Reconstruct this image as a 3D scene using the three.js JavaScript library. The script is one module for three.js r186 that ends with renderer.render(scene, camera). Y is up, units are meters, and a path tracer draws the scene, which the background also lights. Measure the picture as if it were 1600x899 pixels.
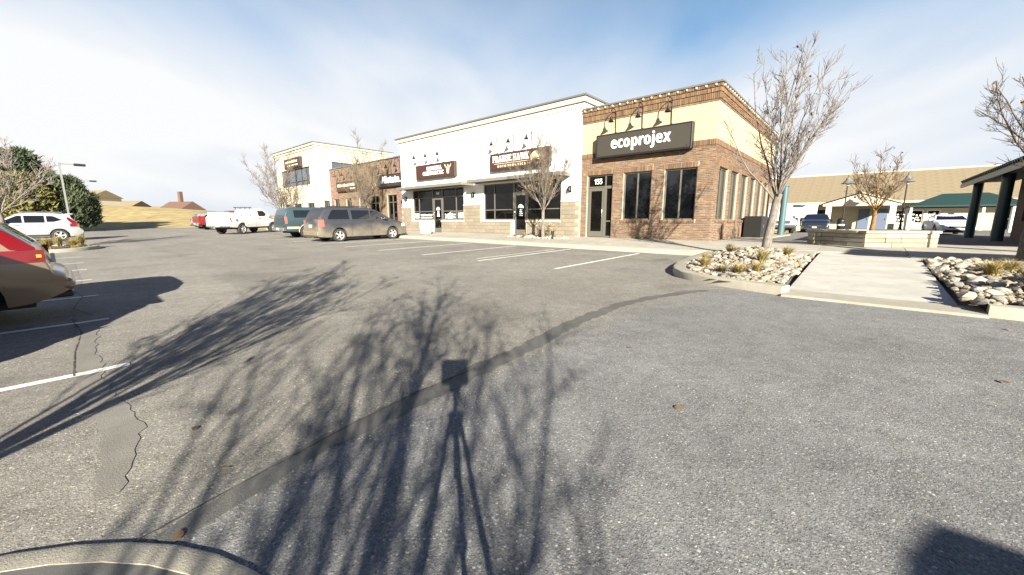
import * as THREE from 'three';
import { mergeGeometries, mergeVertices, toCreasedNormals } from 'three/addons/utils/BufferGeometryUtils.js';
import { RoundedBoxGeometry } from 'three/addons/geometries/RoundedBoxGeometry.js';
import { TextGeometry } from 'three/addons/geometries/TextGeometry.js';
import { FontLoader } from 'three/addons/loaders/FontLoader.js';

const scene = new THREE.Scene();
const V3 = (x, y, z) => new THREE.Vector3(x, y, z);

// ---------------------------------------------------------------- camera, sky, sun, exposure
const EYE = 1.40;                                   // lens height over the asphalt, metres
const YAW = THREE.MathUtils.degToRad(41.6), PITCH = THREE.MathUtils.degToRad(9.77);
const camera = new THREE.PerspectiveCamera(72.5, 1024 / 575, 0.01, 4000);
camera.position.set(0, EYE, 0);
const FWD = V3(-Math.sin(YAW) * Math.cos(PITCH), -Math.sin(PITCH), -Math.cos(YAW) * Math.cos(PITCH));
camera.lookAt(FWD.x, EYE + FWD.y, FWD.z);

const EXPOSURE = 3.7;
const SUN_AZ = V3(0.759, 0, 0.651).normalize(), SUN_EL = THREE.MathUtils.degToRad(23.4);
const SUN = V3(SUN_AZ.x * Math.cos(SUN_EL), Math.sin(SUN_EL), SUN_AZ.z * Math.cos(SUN_EL));
const sun = new THREE.DirectionalLight(new THREE.Color(1.0, 0.93, 0.80), 5);
sun.position.copy(SUN).multiplyScalar(120); sun.target.position.set(-12, 0, -8);
sun.castShadow = true; sun.shadow.radius = 1;
sun.shadow.mapSize.set(4096, 4096);
Object.assign(sun.shadow.camera, { left: -80, right: 80, top: 60, bottom: -60, near: 1, far: 320 });
scene.add(sun, sun.target);

const renderer = new THREE.WebGLRenderer({ antialias: true });
renderer.setSize(1024, 575);
renderer.toneMapping = THREE.LinearToneMapping;
renderer.toneMappingExposure = EXPOSURE;
renderer.shadowMap.enabled = true;

// ---------------------------------------------------------------- random numbers and noise
function rng(seed) { let s = seed | 0; return () => { s = (s + 0x6d2b79f5) | 0; let t = Math.imul(s ^ (s >>> 15), 1 | s); t = (t + Math.imul(t ^ (t >>> 7), 61 | t)) ^ t; return ((t ^ (t >>> 14)) >>> 0) / 4294967296; }; }
const hash = (x, y, z) => { let h = Math.imul(x, 374761393) + Math.imul(y, 668265263) + Math.imul(z, 2147483647 ^ 0x5bd1e995); h = Math.imul(h ^ (h >>> 13), 1274126177); return ((h ^ (h >>> 16)) >>> 0) / 4294967296; };
const smooth = (a, b, x) => { const t = Math.min(1, Math.max(0, (x - a) / (b - a))); return t * t * (3 - 2 * t); };
const lerp = (a, b, t) => a + (b - a) * t;
const clamp = (x, a = 0, b = 1) => Math.min(b, Math.max(a, x));
function vnoise(x, y, z = 0, per = 0) {
  const xi = Math.floor(x), yi = Math.floor(y), zi = Math.floor(z), fx = x - xi, fy = y - yi, fz = z - zi;
  const u = fx * fx * (3 - 2 * fx), v = fy * fy * (3 - 2 * fy), w = fz * fz * (3 - 2 * fz);
  const m = per ? (n) => ((n % per) + per) % per : (n) => n;
  const h = (a, b, c) => hash(m(xi + a), m(yi + b), zi + c);
  const l0 = lerp(lerp(h(0, 0, 0), h(1, 0, 0), u), lerp(h(0, 1, 0), h(1, 1, 0), u), v);
  if (fz === 0) return l0;
  return lerp(l0, lerp(lerp(h(0, 0, 1), h(1, 0, 1), u), lerp(h(0, 1, 1), h(1, 1, 1), u), v), w);
}
const fbm = (x, y, z, oct = 4) => { let a = 0, s = 0.5, t = 0; for (let i = 0; i < oct; i++) { a += s * vnoise(x, y, z); t += s; x *= 2.03; y *= 2.03; z = z * 2.03 + 7.1; s *= 0.5; } return a / t; };

// the sky: thin cirrus over clear mountain air, the same everywhere round the horizon
{
  const w = 1024, h = 512, px = new Float32Array(w * h * 4);
  const zen = [0.013, 0.058, 0.22], mid = [0.21, 0.49, 0.86], hor = [0.53, 0.67, 0.88], cloud = [1.05, 1.05, 1.05];
  for (let j = 0; j < h; j++) for (let i = 0; i < w; i++) {
    const el = ((j + 0.5) / h - 0.5) * Math.PI, az = ((i + 0.5) / w - 0.5) * 2 * Math.PI;
    const dy = Math.sin(el), dx = Math.cos(el) * Math.cos(az), dz = Math.cos(el) * Math.sin(az);
    const y = Math.max(0, dy);
    const a = smooth(0, 0.40, y), b = smooth(0.28, 0.72, y);
    let c = [0, 1, 2].map((k) => lerp(lerp(hor[k], mid[k], a), zen[k], b));
    // cirrus sheets live on a plane high above; wisps drawn out from south-west to north-east
    const q = 1 / (y + 0.16), X = dx * q, Z = dz * q;
    const U = X * 0.664 + Z * 0.748, Wd = X * 0.748 - Z * 0.664;
    const warp = fbm(U * 0.5 + 3.1, Wd * 0.7 + 8.2, 0.5, 3) - 0.5;
    const band = fbm(U * 0.36 + 11.3 + warp, Wd * 0.62 + 4.7 + warp * 1.2, 0.5, 4), wisp = fbm(U * 1.0 + 21 + warp * 1.6, Wd * 2.2 + 5.5 + warp * 1.6, 0.5, 6);
    // the veil thickens toward the west (-x) and thins out overhead
    const west = smooth(-0.5, 0.95, -dx * 0.93 + dz * 0.26);
    const base = lerp(0.78, 1.16, west) - lerp(0.38, 0.70, west) * smooth(0.16, 0.42, y);
    let d = clamp(base + (band - 0.5) * 1.45 + (wisp - 0.5) * 0.75) * smooth(-0.10, 0.09, y) * (1 - 0.92 * b);
    d = Math.min(0.97, d);
    const g = dy < 0 ? 1 - smooth(0, 0.12, -dy) : 1;
    for (let k = 0; k < 3; k++) {
      const v = lerp(c[k], cloud[k], d);
      px[(j * w + i) * 4 + k] = (dy < 0 ? lerp([0.14, 0.125, 0.10][k], v, g) : v) * 0.95 / EXPOSURE;
    }
    px[(j * w + i) * 4 + 3] = 1;
  }
  const t = new THREE.DataTexture(px, w, h, THREE.RGBAFormat, THREE.FloatType);
  t.mapping = THREE.EquirectangularReflectionMapping; t.minFilter = t.magFilter = THREE.LinearFilter; t.needsUpdate = true;
  scene.background = t; scene.environment = t;
}

// ---------------------------------------------------------------- textures
function tex(w, h, fn, { srgb = false, rep = [1, 1] } = {}) {
  const d = new Uint8Array(w * h * 4);
  for (let j = 0; j < h; j++) for (let i = 0; i < w; i++) { const c = fn(i, j), o = (j * w + i) * 4; d[o] = clamp(c[0]) * 255; d[o + 1] = clamp(c[1]) * 255; d[o + 2] = clamp(c[2]) * 255; d[o + 3] = c.length > 3 ? clamp(c[3]) * 255 : 255; }
  const t = new THREE.DataTexture(d, w, h, THREE.RGBAFormat);
  t.wrapS = t.wrapT = THREE.RepeatWrapping; t.magFilter = THREE.LinearFilter; t.minFilter = THREE.LinearMipmapLinearFilter; t.generateMipmaps = true;
  if (srgb) t.colorSpace = THREE.SRGBColorSpace;
  t.repeat.set(1 / rep[0], 1 / rep[1]); t.needsUpdate = true;
  return t;
}
const toS = (l) => (l <= 0.0031308 ? l * 12.92 : 1.055 * Math.pow(l, 1 / 2.4) - 0.055);
// asphalt: worn binder with pale and dark stones of 4 to 12 mm; one tile is 3.2 m
const asphaltMaps = (() => {
  const N = 2048, per = 3.2, r = rng(5), col = new Float32Array(N * N * 3), hgt = new Float32Array(N * N);
  for (let j = 0; j < N; j++) for (let i = 0; i < N; i++) {
    const n1 = vnoise(i / 8, j / 8, 0, N / 8), n2 = vnoise(i / 3.2, j / 3.2, 0.0, 640), n3 = vnoise(i / 64, j / 64, 0, N / 64);
    const b = 0.60 + 0.30 * (n1 - 0.5) + 0.42 * (n2 - 0.5) + 0.20 * (n3 - 0.5), o = (j * N + i) * 3;
    col[o] = b; col[o + 1] = b * 0.985; col[o + 2] = b * 0.95; hgt[j * N + i] = 0.35 + 0.3 * (n2 - 0.5) + 0.2 * (n1 - 0.5);
  }
  for (let k = 0; k < 90000; k++) {                 // stones
    const x = r() * N, y = r() * N, rad = 1.2 + Math.pow(r(), 3.4) * 3.2, asp = 0.65 + r() * 0.7, an = r() * 3.14, ca = Math.cos(an), sa = Math.sin(an);
    const t = r(), tone = t < 0.55 ? 0.50 + r() * 0.28 : t < 0.88 ? 0.78 + r() * 0.34 : t < 0.94 ? 1.15 + r() * 0.6 : 0.32, warm = r(), R = Math.ceil(rad * 1.4);
    for (let b = -R; b <= R; b++) for (let a = -R; a <= R; a++) {
      const u = (a * ca + b * sa) / (rad * asp), v = (-a * sa + b * ca) / rad, q = u * u + v * v;
      if (q > 1) continue;
      const i = ((Math.floor(x) + a) % N + N) % N, j = ((Math.floor(y) + b) % N + N) % N, o = (j * N + i) * 3;
      col[o] = tone * (1 + 0.05 * warm); col[o + 1] = tone; col[o + 2] = tone * (0.98 - 0.12 * warm); hgt[j * N + i] = 0.55 + 0.4 * (1 - q);
    }
  }
  const K = 0.5;
  const map = tex(N, N, (i, j) => { const o = (j * N + i) * 3; return [toS(col[o] * K), toS(col[o + 1] * K), toS(col[o + 2] * K)]; }, { srgb: true, rep: [per, per] });
  const bump = tex(N, N, (i, j) => { const v = hgt[j * N + i]; return [v, v, v]; }, { rep: [per, per] });
  return { map, bump };
})();
// general fine grain (concrete, stucco, stone): mean about 1 after doubling
const grain = (() => {
  const N = 512;
  return (lo, hi, per, spk = 0.12) => tex(N, N, (i, j) => {
    const a = vnoise(i / 64, j / 64, 0, 8) * 0.5 + vnoise(i / 16, j / 16, 0, 32) * 0.3 + vnoise(i / 4, j / 4, 0, 128) * 0.2;
    const s = (hash(i, j, 3) - 0.5) * spk, v = lerp(lo, hi, a) + s;
    return [toS(clamp(v)), toS(clamp(v)), toS(clamp(v * 0.985))];
  }, { srgb: true, rep: [per, per] });
})();
const gConcrete = grain(0.68, 1.0, 1.7, 0.10), gStucco = grain(0.90, 1.0, 1.3, 0.05), gStone = grain(0.62, 1.0, 0.9, 0.18), gBark = tex(128, 256, (i, j) => {
  const v = 0.62 + 0.5 * (vnoise(i / 6, j / 22, 0, 0) - 0.5) + 0.25 * (vnoise(i / 2, j / 5, 0, 0) - 0.5); return [toS(clamp(v)), toS(clamp(v * 0.96)), toS(clamp(v * 0.9))]; }, { srgb: true, rep: [0.3, 0.6] });
const bStucco = tex(256, 256, (i, j) => { const v = 0.5 + 0.5 * (vnoise(i / 3, j / 3, 0, 0) - 0.5) + 0.3 * (hash(i, j, 9) - 0.5); return [v, v, v]; }, { rep: [0.4, 0.4] });
const gGrass = tex(512, 512, (i, j) => {
  const v = 0.55 * vnoise(i / 40, j / 24, 0, 0) + 0.3 * vnoise(i / 8, j / 6, 0, 0) + 0.3 * hash(i, j, 4); return [toS(clamp(0.35 + v * 0.7)), toS(clamp(0.33 + v * 0.65)), toS(clamp(0.25 + v * 0.55))]; }, { srgb: true, rep: [18, 18] });

// ---------------------------------------------------------------- materials
const C = (r, g, b) => new THREE.Color().setRGB(r, g, b);
const M = (r, g, b, o = {}) => new THREE.MeshStandardMaterial({ color: C(r, g, b), roughness: 0.85, metalness: 0, ...o });
const P = (r, g, b, o = {}) => new THREE.MeshPhysicalMaterial({ color: C(r, g, b), roughness: 0.4, metalness: 0, ...o });
const mat = {
  asphalt: M(0.50, 0.485, 0.452, { map: asphaltMaps.map, bumpMap: asphaltMaps.bump, bumpScale: 0.0022, vertexColors: true, roughness: 0.92 }),
  seal: M(0.11, 0.108, 0.10, { map: gConcrete, bumpMap: bStucco, bumpScale: 0.003, roughness: 0.8 }),
  crack: M(0.045, 0.042, 0.037, { roughness: 1 }),
  paint: M(0.74, 0.735, 0.69, { map: gConcrete, bumpMap: asphaltMaps.bump, bumpScale: 0.004, roughness: 0.75 }),
  grass: M(0.46, 0.37, 0.19, { map: gGrass, vertexColors: true, roughness: 1 }),
  concrete: M(0.40, 0.375, 0.32, { map: gConcrete, bumpMap: bStucco, bumpScale: 0.001 }),
  concreteB: M(0.37, 0.345, 0.295, { map: gConcrete, bumpMap: bStucco, bumpScale: 0.001 }),
  concreteNew: M(0.47, 0.455, 0.41, { map: gConcrete, bumpMap: bStucco, bumpScale: 0.001 }),
  curb: M(0.35, 0.325, 0.265, { map: gConcrete, bumpMap: bStucco, bumpScale: 0.002 }),
  stucco: M(0.72, 0.70, 0.66, { map: gStucco, bumpMap: bStucco, bumpScale: 0.002 }),
  cream: M(0.43, 0.36, 0.225, { map: gStucco, bumpMap: bStucco, bumpScale: 0.002 }),
  creamPale: M(0.60, 0.54, 0.40, { map: gStucco, bumpMap: bStucco, bumpScale: 0.002 }),
  trimCream: M(0.56, 0.50, 0.36, { map: gStucco, roughness: 0.8 }),
  coping: M(0.14, 0.145, 0.14, { roughness: 0.5, metalness: 0.3 }),
  mortar: M(0.38, 0.345, 0.28, { map: gStone, roughness: 1 }),
  brick: M(1, 1, 1, { map: gStone, vertexColors: true, roughness: 0.9 }),
  frame: M(0.135, 0.128, 0.105, { roughness: 0.45, metalness: 0.3 }),
  frameDark: M(0.02, 0.02, 0.022, { roughness: 0.5 }),
  glass: P(0.004, 0.0035, 0.003, { roughness: 0.03, ior: 1.38 }),
  glassBlue: P(0.003, 0.0035, 0.0045, { roughness: 0.03, ior: 1.62 }),
  sealOld: M(0.20, 0.19, 0.168, { map: gConcrete, bumpMap: bStucco, bumpScale: 0.003, roughness: 0.85 }),
  carGlass: P(0.008, 0.009, 0.011, { roughness: 0.04, ior: 1.6 }),
  signGrey: M(0.040, 0.035, 0.027, { roughness: 0.5 }),
  signBlack: M(0.012, 0.012, 0.012, { roughness: 0.4 }),
  signBrown: M(0.052, 0.020, 0.015, { roughness: 0.5 }),
  signDark: M(0.035, 0.024, 0.02, { roughness: 0.5 }),
  letter: M(0.80, 0.80, 0.78, { roughness: 0.4 }),
  letterCream: M(0.62, 0.54, 0.36, { roughness: 0.5 }),
  lampBlack: M(0.015, 0.015, 0.016, { roughness: 0.45, metalness: 0.4 }),
  steel: M(0.20, 0.20, 0.19, { roughness: 0.5, metalness: 0.6 }),
  awning: M(0.15, 0.142, 0.12, { roughness: 0.55 }),
  white: M(0.74, 0.73, 0.70, { roughness: 0.6 }),
  pot: M(0.60, 0.56, 0.47, { map: gStone, roughness: 0.9 }),
  soil: M(0.09, 0.065, 0.045, { map: gStone, roughness: 1 }),
  teal: M(0.010, 0.045, 0.05, { roughness: 0.4 }),
  tealLight: M(0.05, 0.098, 0.112, { roughness: 0.5 }),
  green: M(0.010, 0.034, 0.031, { roughness: 0.65 }),
  shingle: M(0.25, 0.20, 0.125, { map: gStone, roughness: 0.95 }),
  dustyWall: M(0.14, 0.082, 0.06, { map: gStone, roughness: 0.9 }),
  sand: [M(0.34, 0.30, 0.225, { map: gStone }), M(0.31, 0.27, 0.19, { map: gStone }), M(0.38, 0.345, 0.27, { map: gStone }), M(0.29, 0.245, 0.17, { map: gStone })],
  rock: [M(0.36, 0.33, 0.27, { map: gStone }), M(0.27, 0.23, 0.17, { map: gStone }), M(0.18, 0.17, 0.155, { map: gStone }), M(0.42, 0.39, 0.34, { map: gStone }), M(0.21, 0.155, 0.11, { map: gStone })],
  block: [M(0.25, 0.215, 0.162, { map: gStone }), M(0.23, 0.195, 0.147, { map: gStone }), M(0.27, 0.23, 0.17, { map: gStone })],
  bark: M(0.17, 0.15, 0.13, { map: gBark, roughness: 0.95 }),
  barkPale: M(0.24, 0.22, 0.20, { map: gBark, roughness: 0.95 }),
  barkTan: M(0.30, 0.17, 0.06, { map: gBark, roughness: 0.95 }),
  twig: M(0.13, 0.10, 0.075, { roughness: 0.95 }),
  twigTan: M(0.145, 0.115, 0.085, { roughness: 0.95 }),
  twigPale: M(0.20, 0.17, 0.15, { roughness: 0.95 }),
  leafBrown: P(0.15, 0.085, 0.04, { roughness: 0.9, transmission: 0.0 }),
  leafGold: P(0.25, 0.16, 0.05, { roughness: 0.9 }),
  straw: [M(0.26, 0.20, 0.065), M(0.21, 0.175, 0.06), M(0.30, 0.235, 0.10)],
  rubber: M(0.02, 0.02, 0.02, { roughness: 0.85 }),
  plastic: M(0.022, 0.022, 0.023, { roughness: 0.6 }),
  rim: M(0.50, 0.49, 0.47, { roughness: 0.35, metalness: 0.5 }),
  chrome: M(0.65, 0.65, 0.65, { roughness: 0.2, metalness: 0.9 }),
  red: P(0.13, 0.003, 0.003, { roughness: 0.18, clearcoat: 1 }),
  redPale: P(0.42, 0.09, 0.07, { roughness: 0.2, clearcoat: 1 }),
  amber: P(0.75, 0.30, 0.03, { roughness: 0.2, clearcoat: 1 }),
  lens: P(0.55, 0.57, 0.58, { roughness: 0.1, clearcoat: 1 }),
};

// ---------------------------------------------------------------- building helpers
const used = new Map();
function numbered(name) { const n = used.get(name) || 0; used.set(name, n + 1); return n ? name + '_' + String(n).padStart(3, '0') : name; }
function tag(o, label, category, group, kind) { if (label) o.userData.label = label; if (category) o.userData.category = category; if (group) o.userData.group = group; if (kind) o.userData.kind = kind; return o; }
function thing(name, label, category, [x, y, z] = [0, 0, 0], turn = 0, group) {
  const o = new THREE.Group(); o.name = numbered(name); o.position.set(x, y, z); o.rotation.y = turn; scene.add(o); return tag(o, label, category, group);
}
function flat(g) { const n = g.index ? g.toNonIndexed() : g; for (const k of Object.keys(n.attributes)) if (!['position', 'normal', 'uv', 'color'].includes(k)) n.deleteAttribute(k); return n; }
// texture coordinates in metres from the face direction
function metreUV(g) {
  const p = g.attributes.position, n = g.attributes.normal, uv = new Float32Array(p.count * 2);
  for (let i = 0; i < p.count; i++) {
    const ax = Math.abs(n.getX(i)), ay = Math.abs(n.getY(i)), az = Math.abs(n.getZ(i));
    if (ay >= ax && ay >= az) { uv[i * 2] = p.getX(i); uv[i * 2 + 1] = p.getZ(i); } else if (ax >= az) { uv[i * 2] = p.getZ(i); uv[i * 2 + 1] = p.getY(i); } else { uv[i * 2] = p.getX(i); uv[i * 2 + 1] = p.getY(i); }
  }
  g.setAttribute('uv', new THREE.BufferAttribute(uv, 2)); return g;
}
function join(list) {
  const a = list.map(flat); const col = a.some((g) => g.attributes.color);
  for (const g of a) { if (!g.attributes.uv) metreUV(g); if (col && !g.attributes.color) g.setAttribute('color', new THREE.BufferAttribute(new Float32Array(g.attributes.position.count * 3).fill(1), 3)); }
  return a.length === 1 ? a[0] : mergeGeometries(a);
}
function mesh(name, geo, material, parent = scene) {
  const m = new THREE.Mesh(Array.isArray(geo) ? join(geo) : geo, material);
  m.name = parent === scene ? numbered(name) : name; m.castShadow = m.receiveShadow = true; parent.add(m); return m;
}
const struct = (name, geo, material) => { const m = mesh(name, geo, material); m.userData.kind = 'structure'; return m; };
const at = (g, x, y, z) => g.translate(x, y, z);
// box by its corners
const bx = (x0, x1, y0, y1, z0, z1) => metreUV(flat(new THREE.BoxGeometry(Math.abs(x1 - x0), Math.abs(y1 - y0), Math.abs(z1 - z0))).translate((x0 + x1) / 2, (y0 + y1) / 2, (z0 + z1) / 2));
const rbx = (x0, x1, y0, y1, z0, z1, r = 0.02, s = 2) => metreUV(flat(new RoundedBoxGeometry(Math.abs(x1 - x0), Math.abs(y1 - y0), Math.abs(z1 - z0), s, r)).translate((x0 + x1) / 2, (y0 + y1) / 2, (z0 + z1) / 2));
const cyl = (r0, r1, y0, y1, x = 0, z = 0, n = 16) => flat(new THREE.CylinderGeometry(r1, r0, y1 - y0, n)).translate(x, (y0 + y1) / 2, z);
function tube(pts, r0, r1 = r0, sides = 6, cap = true) {     // tapered tube through points
  const P = pts.map((p) => (p.isVector3 ? p : V3(...p))), n = P.length, pos = [], idx = [], nor = [], uv = [];
  let ref = V3(0.31, 0.2, 0.93); let len = 0;
  for (let i = 0; i < n; i++) {
    const t = P[Math.min(n - 1, i + 1)].clone().sub(P[Math.max(0, i - 1)]).normalize();
    const b = t.clone().cross(ref); if (b.lengthSq() < 1e-4) b.copy(t).cross(V3(1, 0, 0)); b.normalize(); const a = b.clone().cross(t).normalize(); ref = a;
    const r = lerp(r0, r1, i / (n - 1)); if (i) len += P[i].distanceTo(P[i - 1]);
    for (let k = 0; k <= sides; k++) { const w = (k / sides) * Math.PI * 2, c = Math.cos(w), s = Math.sin(w); const d = a.clone().multiplyScalar(c).addScaledVector(b, s); pos.push(P[i].x + d.x * r, P[i].y + d.y * r, P[i].z + d.z * r); nor.push(d.x, d.y, d.z); uv.push((k / sides) * r0 * 6.28, len); }
  }
  const m = sides + 1;
  for (let i = 0; i < n - 1; i++) for (let k = 0; k < sides; k++) idx.push(i * m + k, i * m + k + 1, (i + 1) * m + k, i * m + k + 1, (i + 1) * m + k + 1, (i + 1) * m + k);
  if (cap) for (let k = 1; k < sides - 1; k++) { idx.push((n - 1) * m, (n - 1) * m + k, (n - 1) * m + k + 1); idx.push(0, k + 1, k); }
  const g = new THREE.BufferGeometry();
  g.setAttribute('position', new THREE.Float32BufferAttribute(pos, 3)); g.setAttribute('normal', new THREE.Float32BufferAttribute(nor, 3)); g.setAttribute('uv', new THREE.Float32BufferAttribute(uv, 2)); g.setIndex(idx);
  return flat(g);
}
const lathe = (pts, n = 24) => flat(new THREE.LatheGeometry(pts.map((p) => new THREE.Vector2(...p)), n));
function tinted(g, r, gr, b) { const n = g.attributes.position.count, c = new Float32Array(n * 3); for (let i = 0; i < n; i++) { c[i * 3] = r; c[i * 3 + 1] = gr; c[i * 3 + 2] = b; } g.setAttribute('color', new THREE.BufferAttribute(c, 3)); return g; }
// a sheet over a grid: fn(u, v) -> [x, y, z], optional colour fn
function sheet(us, vs, fn, col) {
  const pos = [], idx = [], c = [], uv = [], w = us.length;
  for (const v of vs) for (const u of us) { const p = fn(u, v); pos.push(...p); uv.push(p[0], p[2]); if (col) c.push(...col(p[0], p[2])); }
  for (let j = 0; j < vs.length - 1; j++) for (let i = 0; i < w - 1; i++) { const a = j * w + i; idx.push(a, a + w, a + 1, a + 1, a + w, a + w + 1); }
  const g = new THREE.BufferGeometry(); g.setAttribute('position', new THREE.Float32BufferAttribute(pos, 3)); g.setAttribute('uv', new THREE.Float32BufferAttribute(uv, 2)); if (col) g.setAttribute('color', new THREE.Float32BufferAttribute(c, 3)); g.setIndex(idx); g.computeVertexNormals();
  if (g.attributes.normal.getY(0) < 0) { for (let i = 0; i < idx.length; i += 3) { const t = idx[i]; idx[i] = idx[i + 1]; idx[i + 1] = t; } g.setIndex(idx); g.computeVertexNormals(); }
  return g;
}
const range = (a, b, n) => Array.from({ length: n + 1 }, (_, i) => a + ((b - a) * i) / n);
const font = await new FontLoader().loadAsync('fonts/droid/droid_sans_bold.typeface.json');
const serif = await new FontLoader().loadAsync('fonts/droid/droid_serif_bold.typeface.json');
const sansRegular = await new FontLoader().loadAsync('fonts/droid/droid_sans_regular.typeface.json');
function lettering(text, f, size, width, depth = 0.03, x = 0, y = 0, z = 0) {    // centred on x, baseline at y
  const g = new TextGeometry(text, { font: f, size, depth, curveSegments: 5, bevelEnabled: false }); g.computeBoundingBox(); const b = g.boundingBox, w = b.max.x - b.min.x;
  g.translate(-(b.min.x + b.max.x) / 2, 0, 0); if (width) g.scale(width / w, 1, 1); g.translate(x, y, z); return flat(g);
}

// ---------------------------------------------------------------- levels of the ground
function lotLevel(x, z) {
  let g;
  if (z > 0) g = -0.008 * z;
  else if (z > -8) { const t = -z / 8; g = (t * t * t - 2 * t * t + t) * 0.24 + (-2 * t * t * t + 3 * t * t) * 0.21 + (t * t * t - t * t) * 0.12; }
  else g = 0.21 + 0.015 * (-z - 8);
  return g + 0.004 * Math.max(0, -x - 5);
}
const KERB_Z = -13.1, FRONT = -16.5;
function walkLevel(x, z) {          // pavement along the shops and the plaza
  const k = lotLevel(x, KERB_Z) + 0.15, f = 0.60 + 0.002 * Math.max(0, -x - 5) * 0;
  if (x > -3.4 && z > -14.5) { const a = clamp((-z - 7.5) / 9), r = 0.2 + a * 0.40; return r; }
  const t = clamp((KERB_Z - z) / (KERB_Z - FRONT)); return lerp(Math.min(k, 0.56), f, t) - 0.006 * Math.max(0, FRONT - z) * (x > -4.5 ? 0.6 : 0);
}
function backLevel(x, z) { return lerp(0.58, 0.42, smooth(-19, -42, z)) + 0.1 * smooth(-42, -54, z); }

// ---------------------------------------------------------------- the land, the lot, the markings
{
  const warp = (a) => Math.sign(a) * (Math.abs(a) * 60 + Math.pow(Math.abs(a), 4) * 1440);
  const us = range(-1, 1, 150).map(warp), vs = range(-1, 1, 150).map(warp);
  const lvl = (x, z) => {
    const inX = Math.max(-62 - x, x - 46, 0), inZ = Math.max(-70 - z, z - 30, 0), d = Math.hypot(inX, inZ);
    const base = z < -14 && x > -40 ? Math.min(0.28, backLevel(x, z) - 0.30) : lotLevel(clamp(x, -62, 60), clamp(z, -13, 30)) - 0.28;
    const hill = smooth(66, 165, -x) * 4.6 * smooth(-75, -12, z) * (0.75 + 0.5 * fbm(x * 0.02 + 4, z * 0.03 + 2, 0.5, 3));
    const n = (fbm(x * 0.05 + 31, z * 0.05 + 17, 0.5, 3) - 0.5) * Math.min(1, d / 20) * 0.9;
    return base + smooth(0, 6, d) * 0.55 + hill + n;
  };
  struct('ground', sheet(us, vs, (x, z) => [x, lvl(x, z), z], (x, z) => { const n = fbm(x * 0.09, z * 0.16, 0.5, 4), m = fbm(x * 0.4 + 9, z * 0.4, 0.5, 2); const k = 0.65 + 0.55 * n + 0.25 * (m - 0.5); const gr = 0.25 * smooth(0.48, 0.64, fbm(x * 0.03 + 50, z * 0.05, 0.5, 3)); return [k * lerp(1, 0.72, gr), k * lerp(1, 0.86, gr), k * lerp(1, 0.7, gr)]; }), mat.grass);
}
// asphalt lot: one sheet, finest where the camera stands
{
  const fine = (a, b, s) => range(a, b, Math.round((b - a) / s));
  const us = [...fine(-63, -30, 1.5), ...fine(-30, -14, 0.5).slice(1), ...fine(-14, 6, 0.12).slice(1), ...fine(6, 46, 1).slice(1)];
  const vs = [...fine(-13.3, -8, 0.2), ...fine(-8, 1.5, 0.10).slice(1), ...fine(1.5, 30, 1).slice(1)];
  struct('parking_lot', sheet(us, vs, (x, z) => [x, lotLevel(x, z), z], (x, z) => {
    // two pavings meet along the sealed joint: older warm stone to the west, greyer to the east
    const edge = -2.35 + 0.25 * (fbm(x, z * 0.7, 0.5, 3) - 0.5) + (z < -5 ? (-5 - z) * 0.25 : 0), east = smooth(-0.25, 0.35, x - edge);
    const n = fbm(x * 0.35 + 4, z * 0.35 + 9, 0.5, 4), m = fbm(x * 1.6 + 40, z * 1.3, 0.5, 3), lane = fbm(x * 0.12 + 5, z * 1.1 + 3, 0.5, 3), sp = fbm(x * 5 + 3, z * 5, 0.5, 2);
    let k = 1.02 + 0.42 * (n - 0.5) + 0.30 * (m - 0.5) + 0.30 * (lane - 0.5) + 0.10 * (sp - 0.5);
    k *= lerp(1.08, 0.97, east);
    const stain = smooth(0.62, 0.74, fbm(x * 0.8 + 70, z * 0.8 + 31, 0.5, 3)); k *= 1 - 0.20 * stain;
        // oil drips in the stalls and darker wheel tracks worn along the aisle
    const inStall = (z < -8.2 && z > -12.4 ? 1 : z > 0.3 ? 1 : 0), oil = smooth(0.60, 0.70, fbm(x * 2.1 + 13, z * 1.7 + 5, 0.5, 3)) * inStall, dr = smooth(0.73, 0.78, fbm(x * 6.5 + 3, z * 6.5 + 90, 0.5, 2));
    const track = [-2.6, -4.1, -5.4].reduce((a, t) => a + Math.exp(-Math.pow((z - t - 0.5 * (fbm(x * 0.2, t, 0.5, 2) - 0.5)) / 0.3, 2)), 0); k *= (1 - 0.22 * oil) * (1 - 0.16 * dr) * (1 - 0.05 * track * (0.5 + fbm(x * 0.7, z * 2, 0.5, 3)));
    return [k * lerp(1.015, 0.955, east), k * lerp(1.0, 1.0, east), k * lerp(0.975, 1.10, east)];
  }), mat.asphalt);
}
// rear drive behind the plaza
struct('rear_drive', sheet(range(-4.4, 46, 60), range(-56, -18.6, 45), (x, z) => [x, backLevel(x, z) - 0.02, z], (x, z) => { const k = 0.85 + 0.4 * (fbm(x * 0.4, z * 0.4, 0.5, 3) - 0.5); return [k, k, k * 1.02]; }), mat.asphalt);

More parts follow.
